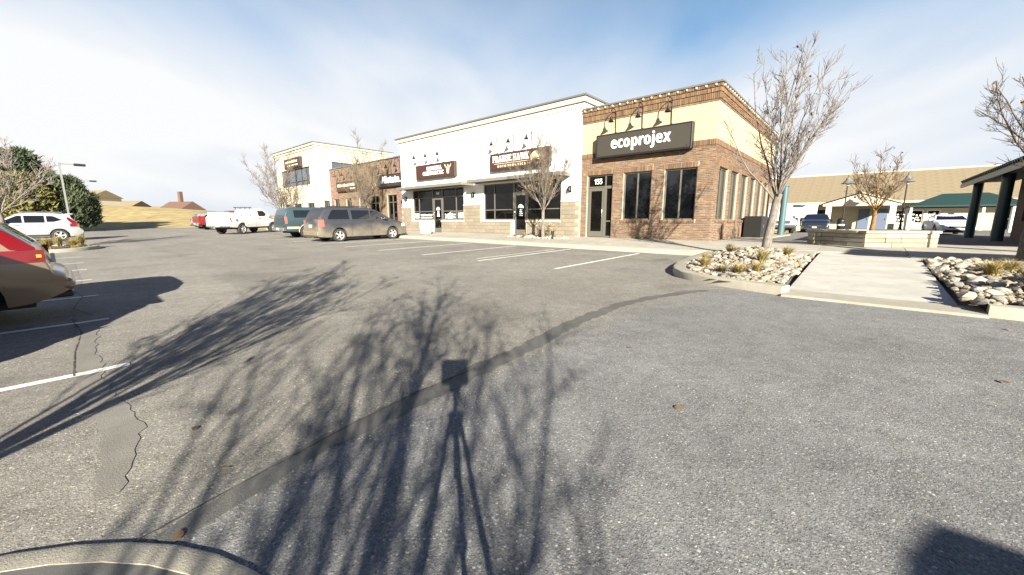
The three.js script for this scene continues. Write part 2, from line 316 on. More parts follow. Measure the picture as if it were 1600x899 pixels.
// ribbon of given half width along a path on the lot, raised by dy
function ribbon(path, hw, dy, seed, rag = 0.35, step = 0.08) {
  const r = rng(seed), pts = [];
  for (let i = 0; i < path.length - 1; i++) { const a = path[i], b = path[i + 1], n = Math.max(1, Math.round(Math.hypot(b[0] - a[0], b[1] - a[1]) / step)); for (let k = 0; k < n; k++) pts.push([lerp(a[0], b[0], k / n), lerp(a[1], b[1], k / n), lerp(a[2] ?? 1, b[2] ?? 1, k / n)]); }
  pts.push([...path[path.length - 1].slice(0, 2), path[path.length - 1][2] ?? 1]);
  const pos = [], idx = [], uv = [];
  pts.forEach((p, i) => {
    const q = pts[Math.min(pts.length - 1, i + 1)], o = pts[Math.max(0, i - 1)]; let tx = q[0] - o[0], tz = q[1] - o[1]; const l = Math.hypot(tx, tz) || 1; tx /= l; tz /= l;
    const wob = (fbm(i * 0.09 + seed * 3.7, seed, 0.5, 3) - 0.5) * rag * hw;
    for (const s of [-1, 1]) { const w = hw * p[2] * (1 + (r() - 0.5) * rag + (fbm(i * 0.25 + 50 * s + seed, 3, 0.5, 2) - 0.5) * rag); const x = p[0] - tz * (w * s + wob), z = p[1] + tx * (w * s + wob); pos.push(x, lotLevel(x, z) + dy, z); uv.push(x, z); }
    if (i) { const a = (i - 1) * 2; idx.push(a, a + 1, a + 2, a + 1, a + 3, a + 2); }
  });
  const g = new THREE.BufferGeometry(); g.setAttribute('position', new THREE.Float32BufferAttribute(pos, 3)); g.setAttribute('uv', new THREE.Float32BufferAttribute(uv, 2)); g.setIndex(idx); g.computeVertexNormals();
  if (g.attributes.normal.getY(0) < 0) { g.setIndex(idx.map((_, i) => idx[i - (i % 3) + [0, 2, 1][i % 3]])); g.computeVertexNormals(); }
  return flat(g);
}
struct('sealed_joint', ribbon([[-2.16, -0.1, 0.6], [-2.36, -0.9, 0.9], [-2.42, -2, 1], [-2.52, -3.2, 1.05], [-2.62, -4.4, 1], [-2.60, -5.3, 0.95], [-2.42, -6.1, 0.9], [-2.1, -6.9, 0.85], [-1.9, -7.25, 0.6]], 0.10, 0.004, 11, 0.5), mat.seal);
struct('sealed_joint', ribbon([[-2.75, 0.02, 0.5], [-3.6, -0.08, 1], [-4.5, 0.0, 0.8], [-5.9, 0.05, 1], [-7.4, -0.02, 0.9], [-9.3, 0, 1], [-11.2, 0.06, 0.8], [-13.5, 0, 1], [-16, 0.02, 0.9], [-19.2, 0.02, 0.5]], 0.10, 0.004, 12, 0.5), mat.sealOld);
const crackLines = [[[-2.24, -0.02], [-2.33, -0.5], [-2.44, -1.1], [-2.50, -1.7], [-2.49, -2.3]], [[-5.2, 0.12], [-6.2, 0.1], [-7.2, 0.03], [-8.2, 0.1]], [[-8.3, -0.1], [-9.2, 0.08], [-10.4, -0.05], [-11.7, 0.08], [-13, 0.0], [-15, 0.06]]];
crackLines.forEach((l, i) => struct('asphalt_crack', ribbon(l, 0.0045, 0.008, 31 + i, 1.8, 0.03), mat.crack));
// painted stall lines
function stall(x, z0, z1, hw = 0.055) { struct('painted_line', ribbon([[x, z0], [x, z1]], hw, 0.006, Math.round(x * 7 + 300), 0.12, 0.3), mat.paint); }
for (const x of [-5.58, -8.32, -11.06, -13.85, -16.6, -19.35, -22.3, -25.0, -28.2]) stall(x, -7.87, -12.75);
stall(-8.75, -8.2, -12.3, 0.035);
for (const x of [-5.23, -7.87, -10.45, -13.2, -15.95, -18.35, -21.2]) stall(x, -0.25, 5.0);
for (const x of [-30.2, -33.2, -38.6]) stall(x, -7.9, -12.6);

// kerbs: a swept profile along a path, its face toward the lot on the right-hand side of travel
function kerb(name, path, h = 0.15, w = 0.16, lvl = lotLevel, m = mat.curb) {
  const prof = [[0, -0.12], [0, h - 0.03], [0.012, h - 0.008], [0.035, h], [w, h], [w, -0.12]], pos = [], idx = [];
  path.forEach((p, i) => {
    const q = path[Math.min(path.length - 1, i + 1)], o = path[Math.max(0, i - 1)]; let tx = q[0] - o[0], tz = q[1] - o[1]; const l = Math.hypot(tx, tz) || 1; tx /= l; tz /= l;
    const hh = p[2] ?? 1; for (const [d, y] of prof) { const x = p[0] + tz * d, z = p[1] - tx * d; pos.push(x, lvl(p[0], p[1]) + (y > 0 ? y * hh : y), z); }
    if (i) for (let k = 0; k < prof.length - 1; k++) { const a = (i - 1) * prof.length + k, b = i * prof.length + k; idx.push(a, a + 1, b, a + 1, b + 1, b); }
  });
  const n = prof.length, e = (path.length - 1) * n; for (const s of [0, e]) for (let k = 1; k < n - 1; k++) idx.push(s, s + k, s + k + 1);
  const g = new THREE.BufferGeometry(); g.setAttribute('position', new THREE.Float32BufferAttribute(pos, 3)); g.setIndex(idx); g.computeVertexNormals(); const c = toCreasedNormals(g, 0.6); metreUV(c);
  return struct(name, c, m);
}
const arc = (cx, cz, r, a0, a1, n) => range(a0, a1, n).map((a) => [cx + r * Math.cos(a), cz + r * Math.sin(a)]);

// pavement along the shops: slabs with open joints, each slab a piece of its own
function slabs(owner, xs, zs, lvl, mats, r, gap = 0.006, skip = () => false) {
  for (let i = 0; i < xs.length - 1; i++) for (let j = 0; j < zs.length - 1; j++) {
    const x0 = xs[i] + gap, x1 = xs[i + 1] - gap, z0 = zs[j] + gap, z1 = zs[j + 1] - gap; if (skip((x0 + x1) / 2, (z0 + z1) / 2)) continue;
    const d = (r() - 0.5) * 0.006, g = bx(x0, x1, -0.12, 0, Math.min(z0, z1), Math.max(z0, z1)), p = g.attributes.position;
    for (let k = 0; k < p.count; k++) p.setY(k, p.getY(k) + d + lvl(p.getX(k), p.getZ(k)));
    g.computeVertexNormals(); mesh('slab', g, mats[Math.floor(r() * mats.length)], owner);
  }
}
{
  const r = rng(77);
  const walk = new THREE.Group(); walk.name = 'pavement'; walk.userData.kind = 'structure'; scene.add(walk);
  slabs(walk, range(-44, -4.35, 21), [-13.26, -14.9, -16.6], walkLevel, [mat.concrete, mat.concreteB], r);
  const plaza = new THREE.Group(); plaza.name = 'plaza'; plaza.userData.kind = 'structure'; scene.add(plaza);
  slabs(plaza, [-4.35, -2.6, -0.95, 0.95, 2.7, 4.5, 6.4, 8.4, 10.5], [-14.5, -16.2, -17.7, -19.2], walkLevel, [mat.concrete, mat.concreteB], r);
  slabs(plaza, [-4.35, -3.3], [-13.26, -14.5], walkLevel, [mat.concrete], r);
  slabs(plaza, [-4.35, -3.2], [-19.2, -21.5, -23.8, -26.1, -28.4], walkLevel, [mat.concrete], r);
  slabs(plaza, [-3.3, -2.2, -0.95], [-13.6, -14.5], walkLevel, [mat.concrete], r);
  slabs(plaza, [0.95, 2.9, 5, 7.5, 10.5], [-13.95, -14.5], walkLevel, [mat.concrete], r);
  // the wide ramp up from the lot
  slabs(plaza, [-0.86, 1.1], [-7.95, -9.7, -11.5, -13.1, -14.5], (x, z) => lerp(0.215, 0.478, clamp((-7.7 - z) / 6.2)), [mat.concreteNew], r, 0.004);
  const lip = bx(-0.87, 1.28, -0.15, 0, -7.94, -7.42); { const p = lip.attributes.position; for (let k = 0; k < p.count; k++) if (p.getY(k) > -0.1) p.setY(k, lotLevel(p.getX(k), p.getZ(k)) + (p.getZ(k) > -7.6 ? 0.035 : 0.045)); lip.computeVertexNormals(); }
  mesh('ramp_lip', lip, mat.curb, plaza);
}
// kerb of the shop pavement
kerb('kerb', range(-3.6, -44, 60).map((x) => [x, KERB_Z]).reverse());
// the planted nose at the end of the stalls (kerb runs round it, the lot on its right)
const noseL = [[-3.62, -13.2], [-3.58, -12.0], [-3.5, -11.0], [-3.38, -10.0], [-3.2, -9.2], [-3.0, -8.7], [-2.72, -8.3], [-2.35, -8.02], [-1.9, -7.83], [-1.4, -7.66], [-0.88, -7.5]];
kerb('kerb', noseL, 0.15, 0.26);
kerb('kerb', [[1.28, -7.5], [1.6, -7.48], [2.4, -7.46], [4, -7.46], [8, -7.46], [12, -7.46]], 0.15, 0.22);

// ---------------------------------------------------------------- planted beds with river stones
const bedLevel = (x, z) => { const w = lotLevel(x, z) + 0.12, m = x < 0.2 ? 0.26 * smooth(1, 0, Math.hypot((x + 2.0) / 1.25, (z + 11.6) / 2.6)) : 0.18 * smooth(1, 0, Math.hypot((x - 3.2) / 2, (z + 11) / 3)); return lerp(w, 0.455, smooth(-11, -13.9, z)) + m; };
const stoneGeo = [1, 2, 3, 4, 5].map((s) => { const g = new THREE.IcosahedronGeometry(1, 1), p = g.attributes.position; for (let i = 0; i < p.count; i++) { const v = V3().fromBufferAttribute(p, i), n = 0.45 + 1.0 * fbm(v.x * 1.5 + s * 9, v.y * 1.5 + 4, v.z * 1.5 + s, 2); p.setXYZ(i, v.x * n, v.y * n * 0.52, v.z * n * 0.8); } g.computeVertexNormals(); return metreUV(toCreasedNormals(g, 0.5)); });
// soil follows the mound inside the kerb line
function sheetIn(x0, x1, z0, z1, inside) {
  const out = [], n = 40, m = 60, dx = (x1 - x0) / n, dz = (z1 - z0) / m, L = (x, z) => bedLevel(x, z) - 0.012;
  for (let i = 0; i < n; i++) for (let j = 0; j < m; j++) { const a = x0 + i * dx, b = z0 + j * dz; if (![[0, 0], [0.3, 0], [-0.2, 0], [0, 0.3], [0, -0.3]].some(([p, q]) => inside(a + dx / 2 + p * 0.6, b + dz / 2 + q * 0.6))) continue; const A = [a, L(a, b), b], B = [a + dx, L(a + dx, b), b], Cq = [a + dx, L(a + dx, b + dz), b + dz], D = [a, L(a, b + dz), b + dz]; out.push(...A, ...D, ...B, ...B, ...D, ...Cq); }
  const g = new THREE.BufferGeometry(); g.setAttribute('position', new THREE.Float32BufferAttribute(out, 3)); g.computeVertexNormals(); return [metreUV(g)];
}
function rockBed(name, poly, n, seed, r0, r1, inside) {
  const r = rng(seed), g = new THREE.Group(); g.name = numbered(name); g.userData.kind = 'structure'; scene.add(g);
  const sh = new THREE.Shape(poly.map(([x, z]) => new THREE.Vector2(x, -z))), base = new THREE.ShapeGeometry(sh); base.rotateX(-Math.PI / 2);
  const xs = poly.map((p) => p[0]), zs = poly.map((p) => p[1]), x0 = Math.min(...xs), x1 = Math.max(...xs), z0 = Math.min(...zs), z1 = Math.max(...zs);
  const us = range(x0, x1, 24), vs = range(z0, z1, 30); void us; void vs;
  mesh('soil', sheetIn(x0, x1, z0, z1, inside), mat.soil, g);
  const spots = []; let tries = 0; const rest = [];
  while (tries++ < 50000 && spots.length + rest.length < n) {
    const x = lerp(x0, x1, r()), z = lerp(z0, z1, r()); if (!inside(x, z)) continue;
    const s = lerp(r0, r1, Math.pow(r(), 2.2)); if (spots.some((q) => Math.hypot(q[0] - x, q[1] - z) < (q[2] + s) * 0.52)) { continue; }
    spots.push([x, z, s]);
  }
  spots.sort((a, b) => b[2] - a[2]);
  spots.forEach(([x, z, s], k) => {
    const e = new THREE.Euler((r() - 0.5) * 0.6, r() * 6.28, (r() - 0.5) * 0.6), m = mat.rock[Math.floor(r() * r() * 5)], geo = stoneGeo[Math.floor(r() * 5)];
    if (k < 295) { const o = mesh('stone', geo, m, g); o.position.set(x, bedLevel(x, z) + s * 0.30, z); o.rotation.copy(e); o.scale.setScalar(s); } else { rest.push(geo.clone().scale(s, s, s).rotateX(e.x).rotateY(e.y).translate(x, bedLevel(x, z) + s * 0.28, z)); }
  });
  // small chips between the stones
  for (let k = 0; k < n * 3; k++) { const x = lerp(x0, x1, r()), z = lerp(z0, z1, r()); if (!inside(x, z)) continue; const s = 0.018 + 0.035 * r(); rest.push(flat(new THREE.IcosahedronGeometry(s, 0)).scale(1, 0.7, 1).rotateY(r() * 6).translate(x, bedLevel(x, z) + s * 0.3, z)); }
  const st = mesh('pebbles', rest, mat.rock[1], g); st.userData.kind = 'stuff';
}
const noseIn = (x, z) => { if (x > -0.93 || z < -13.5 || z > -7.85) return false; let lim = 9; for (let i = 0; i < noseL.length - 1; i++) { const [ax, az] = noseL[i], [b, bz] = noseL[i + 1]; if (z >= Math.min(az, bz) && z <= Math.max(az, bz)) lim = lerp(ax, b, (z - az) / (bz - az)); } return x > lim + 0.34; };
rockBed('stone_bed', [[-0.9, -13.6], [-3.36, -13.6], [-3.3, -12.0], [-3.24, -11.0], [-3.12, -10.0], [-2.95, -9.3], [-2.78, -8.85], [-2.55, -8.52], [-2.25, -8.28], [-1.85, -8.08], [-1.35, -7.9], [-0.9, -7.74]], 620, 5, 0.04, 0.105, noseIn);
rockBed('stone_bed', [[1.13, -13.9], [1.13, -7.66], [9.5, -7.66], [9.5, -13.9]], 1000, 6, 0.045, 0.125, (x, z) => x > 1.13 && x < 5.2 && z < -7.70 && z > -13.8);

// tufts of dry ornamental grass
function tuftGeo(seed, h, spread, n) {
  const r = rng(seed), out = [];
  for (let k = 0; k < n; k++) {
    const a = r() * 6.28, lean = spread * (0.25 + 0.75 * r()), hh = h * (0.6 + 0.5 * r()), bx0 = (r() - 0.5) * h * 0.25, bz0 = (r() - 0.5) * h * 0.25, w = 0.006 + 0.006 * r(), px = -Math.sin(a) * w, pz = Math.cos(a) * w, pos = [];
    const pt = (t) => [bx0 + Math.cos(a) * lean * t * t, hh * (t - 0.25 * t * t * (lean / h)), bz0 + Math.sin(a) * lean * t * t];
    for (let i = 0; i < 3; i++) { const A = pt(i / 3), B = pt((i + 1) / 3), wa = 1 - i / 3, wb = 1 - (i + 1) / 3; pos.push(A[0] + px * wa, A[1], A[2] + pz * wa, A[0] - px * wa, A[1], A[2] - pz * wa, B[0] + px * wb, B[1], B[2] + pz * wb, A[0] - px * wa, A[1], A[2] - pz * wa, B[0] - px * wb, B[1], B[2] - pz * wb, B[0] + px * wb, B[1], B[2] + pz * wb); }
    const g = new THREE.BufferGeometry(); g.setAttribute('position', new THREE.Float32BufferAttribute(pos, 3)); g.computeVertexNormals(); g.setAttribute('uv', new THREE.Float32BufferAttribute(new Float32Array((pos.length / 3) * 2), 2)); out.push(g);
  }
  return mergeGeometries(out);
}
const tufts = [tuftGeo(1, 0.30, 0.28, 260), tuftGeo(2, 0.34, 0.22, 240), tuftGeo(3, 0.26, 0.34, 240)];
function tuft(x, y, z, s, k, label, group) { const g = thing('grass_tuft', label, 'grass tuft', [x, y - 0.01, z], k * 1.7, group); g.scale.setScalar(s); mesh('blades', tufts[k % 3], mat.straw[k % 3], g); return g; }
[[-2.55, -9.3, 1.0], [-2.75, -10.1, 0.9], [-1.72, -8.55, 1.25], [-1.5, -8.95, 1.0], [-1.62, -10.2, 1.1], [-2.5, -11.5, 0.9], [-1.35, -11.8, 1.0], [-2.9, -12.9, 0.9], [-2.05, -8.7, 0.9]].forEach(([x, z, s], k) => tuft(x, bedLevel(x, z), z, s, k, 'dry yellow grass tuft among pale stones in the kerbed nose bed', 'grass tufts in the nose bed'));
[[1.95, -9.2, 1.5], [2.25, -8.4, 1.4], [1.75, -10.6, 1.3], [2.6, -9.6, 1.5], [2.1, -11.4, 1.2], [3.0, -8.6, 1.4]].forEach(([x, z, s], k) => tuft(x, bedLevel(x, z), z, s, k + 1, 'dry yellow grass tuft among stones right of the concrete ramp', 'grass tufts beside the ramp'));

// ---------------------------------------------------------------- islands with kerbs in the lot
mat.shadedApron = M(0.12, 0.118, 0.113, { map: gConcrete, bumpMap: bStucco, bumpScale: 0.001 });  // island concrete lying in shadow; the shade is put into this dark base colour
function island(cx, z0, z1, hw, seed, fill, kh = 0.15, kw = 0.22) {
  const path = [[cx + hw, z1], ...range(z1 - 0.5, z0 + hw, 6).map((z) => [cx + hw, z]), ...arc(cx, z0 + hw, hw, 0, -Math.PI, 22), ...range(z0 + hw, z1, 6).map((z) => [cx - hw, z])];
  kerb('kerb', path, kh, kw);
  const sh = new THREE.Shape(); const i = hw - kw + 0.02; sh.moveTo(cx - i, -z1); sh.lineTo(cx - i, -(z0 + hw)); sh.absarc(cx, -(z0 + hw), i, Math.PI, 0, true); sh.lineTo(cx + i, -z1);
  const g = new THREE.ShapeGeometry(sh, 16); g.rotateX(-Math.PI / 2); const p = g.attributes.position; for (let k = 0; k < p.count; k++) p.setY(k, lotLevel(p.getX(k), p.getZ(k)) + kh * 0.83); g.computeVertexNormals();
  struct('island_bed', [metreUV(flat(g))], fill);
}
island(-1.23, -0.40, 5.2, 1.57, 1, mat.shadedApron, 0.022, 0.12);
island(2.4, 1.2, 5.2, 0.5, 2, mat.soil);
island(-26.4, -0.95, 5.2, 2.0, 3, mat.soil);
[[-25.6, -0.1, 1.3], [-26.3, -0.35, 1.5], [-27.0, -0.25, 1.4], [-25.2, 0.6, 1.5], [-27.5, 0.3, 1.3]].forEach(([x, z, s], k) => tuft(x, lotLevel(x, z) + 0.13, z, s * 1.25, k, 'dry orange-yellow grass clump in the kerbed island before the silver car', 'grass clumps in the far island'));

// ---------------------------------------------------------------- masonry
const brickTones = [[0.185, 0.106, 0.058], [0.205, 0.126, 0.070], [0.17, 0.094, 0.055], [0.22, 0.145, 0.083], [0.145, 0.084, 0.058], [0.195, 0.112, 0.065]];
// real bricks on a wall plane. u runs along the wall, base point o, outward normal n; openings [u0,u1,y0,y1]
function brickwork(o, u, n, len, y0, y1, openings, seed, { soldier = false, h = 0.0677, w = 0.203, proud = 0.012, tones = brickTones } = {}) {
  const r = rng(seed), out = [], gap = 0.016, bw = soldier ? h : w, bh = soldier ? w : h, rows = Math.max(1, Math.round((y1 - y0) / bh)), rh = (y1 - y0) / rows;
  for (let j = 0; j < rows; j++) {
    const ya = y0 + j * rh + gap / 2, yb = y0 + (j + 1) * rh - gap / 2, ym = (ya + yb) / 2;
    let cuts = openings.filter((q) => ym > q[2] && ym < q[3]).map((q) => [q[0], q[1]]).sort((a, b) => a[0] - b[0]), spans = [], c = 0;
    for (const [a, b] of cuts) { if (a > c) spans.push([c, a]); c = Math.max(c, b); } if (c < len) spans.push([c, len]);
    for (const [a, b] of spans) {
      let s = Math.floor(a / bw) * bw + (soldier ? 0 : (j % 2) * bw * 0.5) - bw;
      for (; s < b; s += bw) {
        const s0 = Math.max(a, s) + gap / 2, s1 = Math.min(b, s + bw) - gap / 2; if (s1 - s0 < 0.02) continue;
        const t = tones[Math.floor(r() * tones.length)], k = 0.82 + 0.36 * r(), d = proud * (0.75 + 0.5 * r());
        const g = new THREE.BoxGeometry(s1 - s0, yb - ya, d + 0.01), m = new THREE.Matrix4().makeBasis(u, V3(0, 1, 0), n), um = (s0 + s1) / 2;
        g.applyMatrix4(m); g.translate(o.x + u.x * um + n.x * (d - 0.01) / 2, ym, o.z + u.z * um + n.z * (d - 0.01) / 2);
        const f = flat(g); metreUV(f); const uv = f.attributes.uv, sh = r() * 3; for (let q = 0; q < uv.count; q++) uv.setX(q, uv.getX(q) + sh);
        out.push(tinted(f, t[0] * k, t[1] * k, t[2] * k));
      }
    }
  }
  return mergeGeometries(out);
}
// wall slab in the x-y plane (facing +z) with rectangular openings
function wallZ(x0, x1, y0, y1, z, th, holes) {
  const xs = [...new Set([x0, x1, ...holes.flatMap((h) => [h[0], h[1]])])].sort((a, b) => a - b), ys = [...new Set([y0, y1, ...holes.flatMap((h) => [h[2], h[3]])])].filter((y) => y >= y0 && y <= y1).sort((a, b) => a - b), out = [];
  for (let i = 0; i < xs.length - 1; i++) { let run = null; for (let j = 0; j < ys.length - 1; j++) { const cx = (xs[i] + xs[i + 1]) / 2, cy = (ys[j] + ys[j + 1]) / 2, hole = holes.some((h) => cx > h[0] && cx < h[1] && cy > h[2] && cy < h[3]); if (!hole) run = run ? [run[0], ys[j + 1]] : [ys[j], ys[j + 1]]; if (hole || j === ys.length - 2) { if (run) out.push(bx(xs[i], xs[i + 1], run[0], run[1], z - th, z)); run = null; } } }
  return out;
}
// aluminium window: outer frame, mullions and panes. vertical bars at us, horizontal bars at hs
function glazing(parent, x0, x1, y0, y1, z, us = [], hs = [], fw = 0.06, name = 'window', glassM = mat.glass, frameM = mat.frame) {
  const w = mesh(name, [bx(x0, x0 + fw, y0, y1, z - 0.1, z), bx(x1 - fw, x1, y0, y1, z - 0.1, z), bx(x0 + fw, x1 - fw, y0, y0 + fw, z - 0.1, z - 0.002), bx(x0 + fw, x1 - fw, y1 - fw, y1, z - 0.1, z - 0.002),
    ...us.map((u) => bx(u - fw * 0.45, u + fw * 0.45, y0 + fw, y1 - fw, z - 0.1, z - 0.004)), ...hs.map((h) => bx(x0 + fw, x1 - fw, h - fw * 0.45, h + fw * 0.45, z - 0.1, z - 0.007))], frameM, parent);
  const X = [x0 + fw * 0.5, ...us, x1 - fw * 0.5], Y = [y0 + fw * 0.5, ...hs, y1 - fw * 0.5];
  for (let i = 0; i < X.length - 1; i++) for (let j = 0; j < Y.length - 1; j++) mesh('pane', [bx(X[i], X[i + 1], Y[j], Y[j + 1], z - 0.06, z - 0.045)], glassM, w);
  return w;
}
function door(parent, x0, x1, y0, y1, z, hingeRight, frameM = mat.frame) {
  const s = 0.10, d = mesh('door', [bx(x0, x0 + s, y0, y1, z - 0.05, z + 0.004), bx(x1 - s, x1, y0, y1, z - 0.05, z + 0.004), bx(x0 + s, x1 - s, y0, y0 + 0.26, z - 0.05, z + 0.002), bx(x0 + s, x1 - s, y1 - 0.14, y1, z - 0.05, z + 0.002)], frameM, parent);
  mesh('pane', [bx(x0 + s * 0.5, x1 - s * 0.5, y0 + 0.2, y1 - 0.1, z - 0.03, z - 0.018)], mat.glass, d);
  const hx = hingeRight ? x0 + 0.06 : x1 - 0.06; mesh('handle', [tube([[hx, y0 + 0.9, z], [hx, y0 + 0.92, z + 0.06], [hx, y0 + 1.25, z + 0.06], [hx, y0 + 1.27, z]], 0.012, 0.012, 6)], mat.chrome, d);
  return d;
}
const X1 = V3(1, 0, 0), Z1 = V3(0, 0, 1);

// ---------------------------------------------------------------- brick corner shop
{
  const b = thing('corner_shop', 'brick corner shop with cream upper band, dark windows and brick cornice', 'building', [0, 0, 0]);
  const xl = -10.25, xr = -4.46, y0 = 0.3, zb = -28.5, zf = FRONT, yS = 4.40, yC = 5.72, yT = 6.33;
  const oD = [-9.93, -8.63, 0.58, 3.43], oA = [-8.12, -6.86, 1.40, 3.43], oB = [-6.33, -5.06, 1.40, 3.43];
  const sideW = [[-18.5, -17.16], [-20.31, -19.01], [-22.15, -20.85], [-24.0, -22.75], [-25.85, -24.6], [-27.6, -26.35]];
  mesh('wall', wallZ(xl, xr - 0.02, y0, yS, zf - 0.0, 0.3, [oD, oA, oB]), mat.mortar, b);
  { // side wall: same slab turned
    const g = wallZ(-zf + 0.02, -zb, y0, yS, 0, 0.3, sideW.map(([a, c]) => [-c, -a, 1.40, 3.46])).map((q) => { q.rotateY(Math.PI / 2); return q.translate(xr, 0, 0); }); mesh('wall', g, mat.mortar, b);
  }
  mesh('wall', [bx(xl, xl + 0.3, y0, yS, zb, zf - 0.32), bx(xl + 0.32, xr - 0.32, y0, yS, zb, zb + 0.3)], mat.mortar, b);
  mesh('interior_floor', [bx(xl + 0.31, xr - 0.31, 0.5, 0.59, zb + 0.31, zf - 0.31)], mat.concrete, b);
  // cream band with shallow block joints
  const band = []; const bh = (yC - yS) / 4; for (let j = 0; j < 4; j++) { const n = 9, m = 18; for (let i = 0; i < n; i++) { const off = (j % 2) * 0.32; const a = clamp(xl + (i * 5.79) / n - off, xl, xr), c = clamp(xl + ((i + 1) * 5.79) / n - off + (i === n - 1 ? 1 : 0), xl, xr); if (c - a > 0.02) band.push([a + 0.003, c - 0.003, yS + j * bh + 0.003, yS + (j + 1) * bh - 0.003, 0]); } for (let i = 0; i < m; i++) { const a = (i * 12) / m, c = ((i + 1) * 12) / m; band.push([a + 0.003, c - 0.003, yS + j * bh + 0.003, yS + (j + 1) * bh - 0.003, 1]); } }
  mesh('upper_wall', [bx(xl, xr - 0.01, yS, yC, zf - 0.31, zf - 0.012), bx(xr - 0.31, xr - 0.012, yS, yC, zb, zf - 0.32)], mat.cream, b);
  for (const [a, c, ya, yb, s] of band) mesh('block', [s ? bx(xr - 0.012, xr, ya, yb, zf - c, zf - a) : bx(a, c - (c > xr - 0.05 ? 0.001 : 0), ya, yb, zf - 0.012, zf)], mat.cream, b);
  // cornice and coping
  mesh('cornice', [bx(xl, xr - 0.02, yC, yT, zf - 0.3, zf - 0.002), bx(xr - 0.3, xr - 0.002, yC, yT, zb, zf - 0.31)], mat.mortar, b);
  mesh('coping', [rbx(xl, xr + 0.11, yT, yT + 0.075, zf - 0.4, zf + 0.11, 0.015), rbx(xr - 0.4, xr + 0.11, yT + 0.002, yT + 0.073, zb, zf - 0.41, 0.015), bx(xl + 0.02, xr - 0.42, yS + 1.2, yS + 1.3, zb, zf - 0.42)], mat.coping, b);
  const tag2 = (name, g) => { const m = mesh(name, g, mat.brick, b); m.userData.kind = 'stuff'; return m; };
  const oF = V3(xl, 0, zf), front = [oD, oA, oB].map((q) => [q[0] - xl, q[1] - xl, q[2], q[3]]);
  const lint = front.map((q) => [q[0] - 0.06, q[1] + 0.06, q[3], q[3] + 0.22]), sill = front.slice(1).map((q) => [q[0] - 0.06, q[1] + 0.06, q[2] - 0.12, q[2]]);
  tag2('brick_courses', brickwork(oF, X1, Z1, xr - xl, 0.42, yS - 0.21, [...front, ...lint, ...sill], 3));
  lint.forEach((q, i) => tag2('lintel_bricks', brickwork(V3(xl + q[0], 0, zf), X1, Z1, q[1] - q[0], q[2], q[3], [], 40 + i, { soldier: true, proud: 0.018 })));
  sill.forEach((q, i) => tag2('sill_bricks', brickwork(V3(xl + q[0], 0, zf), X1, Z1, q[1] - q[0], q[2], q[3], [], 50 + i, { soldier: true, w: 0.12, proud: 0.045 })));
  tag2('soldier_course', brickwork(oF, X1, Z1, xr - xl + 0.02, yS - 0.21, yS, [], 8, { soldier: true, proud: 0.03 }));
  // side
  const oS = V3(xr, 0, zf), uS = V3(0, 0, -1), nS = X1, sw = sideW.map(([a, c]) => [zf - c, zf - a, 1.40, 3.46]), lS = [[0.5, 11.3, 3.46, 3.68]], sS = sw.map((q) => [q[0] - 0.05, q[1] + 0.05, 1.28, 1.40]);
  tag2('brick_courses', brickwork(oS, uS, nS, 12, 0.42, yS - 0.21, [...sw, ...lS, ...sS], 4));
  tag2('lintel_bricks', brickwork(V3(xr, 0, zf - 0.5), uS, nS, 10.8, 3.46, 3.68, [], 60, { soldier: true, proud: 0.018 }));
  sS.forEach((q, i) => tag2('sill_bricks', brickwork(V3(xr, 0, zf - q[0]), uS, nS, q[1] - q[0], q[2], q[3], [], 70 + i, { soldier: true, w: 0.12, proud: 0.045 })));
  tag2('soldier_course', brickwork(oS, uS, nS, 12, yS - 0.21, yS, [], 9, { soldier: true, proud: 0.03 }));
  const ct = [[0.20, 0.125, 0.065], [0.22, 0.145, 0.075], [0.18, 0.105, 0.058], [0.165, 0.09, 0.06]];
  const rows = [[yC, yC + 0.07, 0.02, 0.07], [yC + 0.08, yC + 0.30, 0.035, 0.22], [yC + 0.31, yC + 0.47, 0.05, 0.16], [yC + 0.48, yT, 0.07, 0.13]];
  rows.forEach(([a, c, pr, w], i) => { tag2('cornice_bricks', brickwork(oF, X1, Z1, xr - xl + pr, a, c, [], 80 + i, { soldier: i > 0, w: i ? w : 0.203, proud: pr, tones: ct })); tag2('cornice_bricks', brickwork(oS, uS, nS, 12, a, c, [], 90 + i, { soldier: i > 1, w: i > 1 ? w : 0.203, proud: pr, tones: ct })); });
  for (let i = 0; i < 17; i++) mesh('dentil', [bx(xl + 0.1 + i * 0.345, xl + 0.15 + i * 0.345, yT - 0.085, yT - 0.02, zf + 0.06, zf + 0.115)], mat.trimCream, b);
  for (let i = 0; i < 34; i++) mesh('dentil', [bx(xr + 0.06, xr + 0.11, yT - 0.085, yT - 0.02, zf - 0.2 - i * 0.345, zf - 0.15 - i * 0.345)], mat.trimCream, b);
  // openings
  glazing(b, oA[0], oA[1], oA[2], oA[3], zf - 0.08, [-7.49], [], 0.06, 'window', mat.glassBlue); glazing(b, oB[0], oB[1], oB[2], oB[3], zf - 0.08, [-5.70], [], 0.06, 'window', mat.glassBlue);
  glazing(b, oD[0], oD[1], 2.87, oD[3], zf - 0.08, [-9.02]); glazing(b, -9.02, oD[1], 0.62, 2.87, zf - 0.08, [], [1.35]);
  mesh('door_frame', [bx(oD[0], oD[0] + 0.06, 0.6, 2.87, zf - 0.18, zf - 0.08), bx(-9.08, -9.021, 0.6, 2.87, zf - 0.18, zf - 0.08)], mat.frame, b);
  door(b, -9.86, -9.09, 0.62, 2.86, zf - 0.1, false);
  mesh('house_number', [lettering('155', font, 0.24, 0.40, 0.012, -9.42, 3.03, zf - 0.124)], mat.letter, b);
  for (const [a, c] of sideW) { const w = glazing(b, -c, -a, 1.40, 3.46, 0, [(-a - c) / 2]); w.rotation.y = Math.PI / 2; w.position.set(xr - 0.08, 0, 0); w.scale.x = 1; }
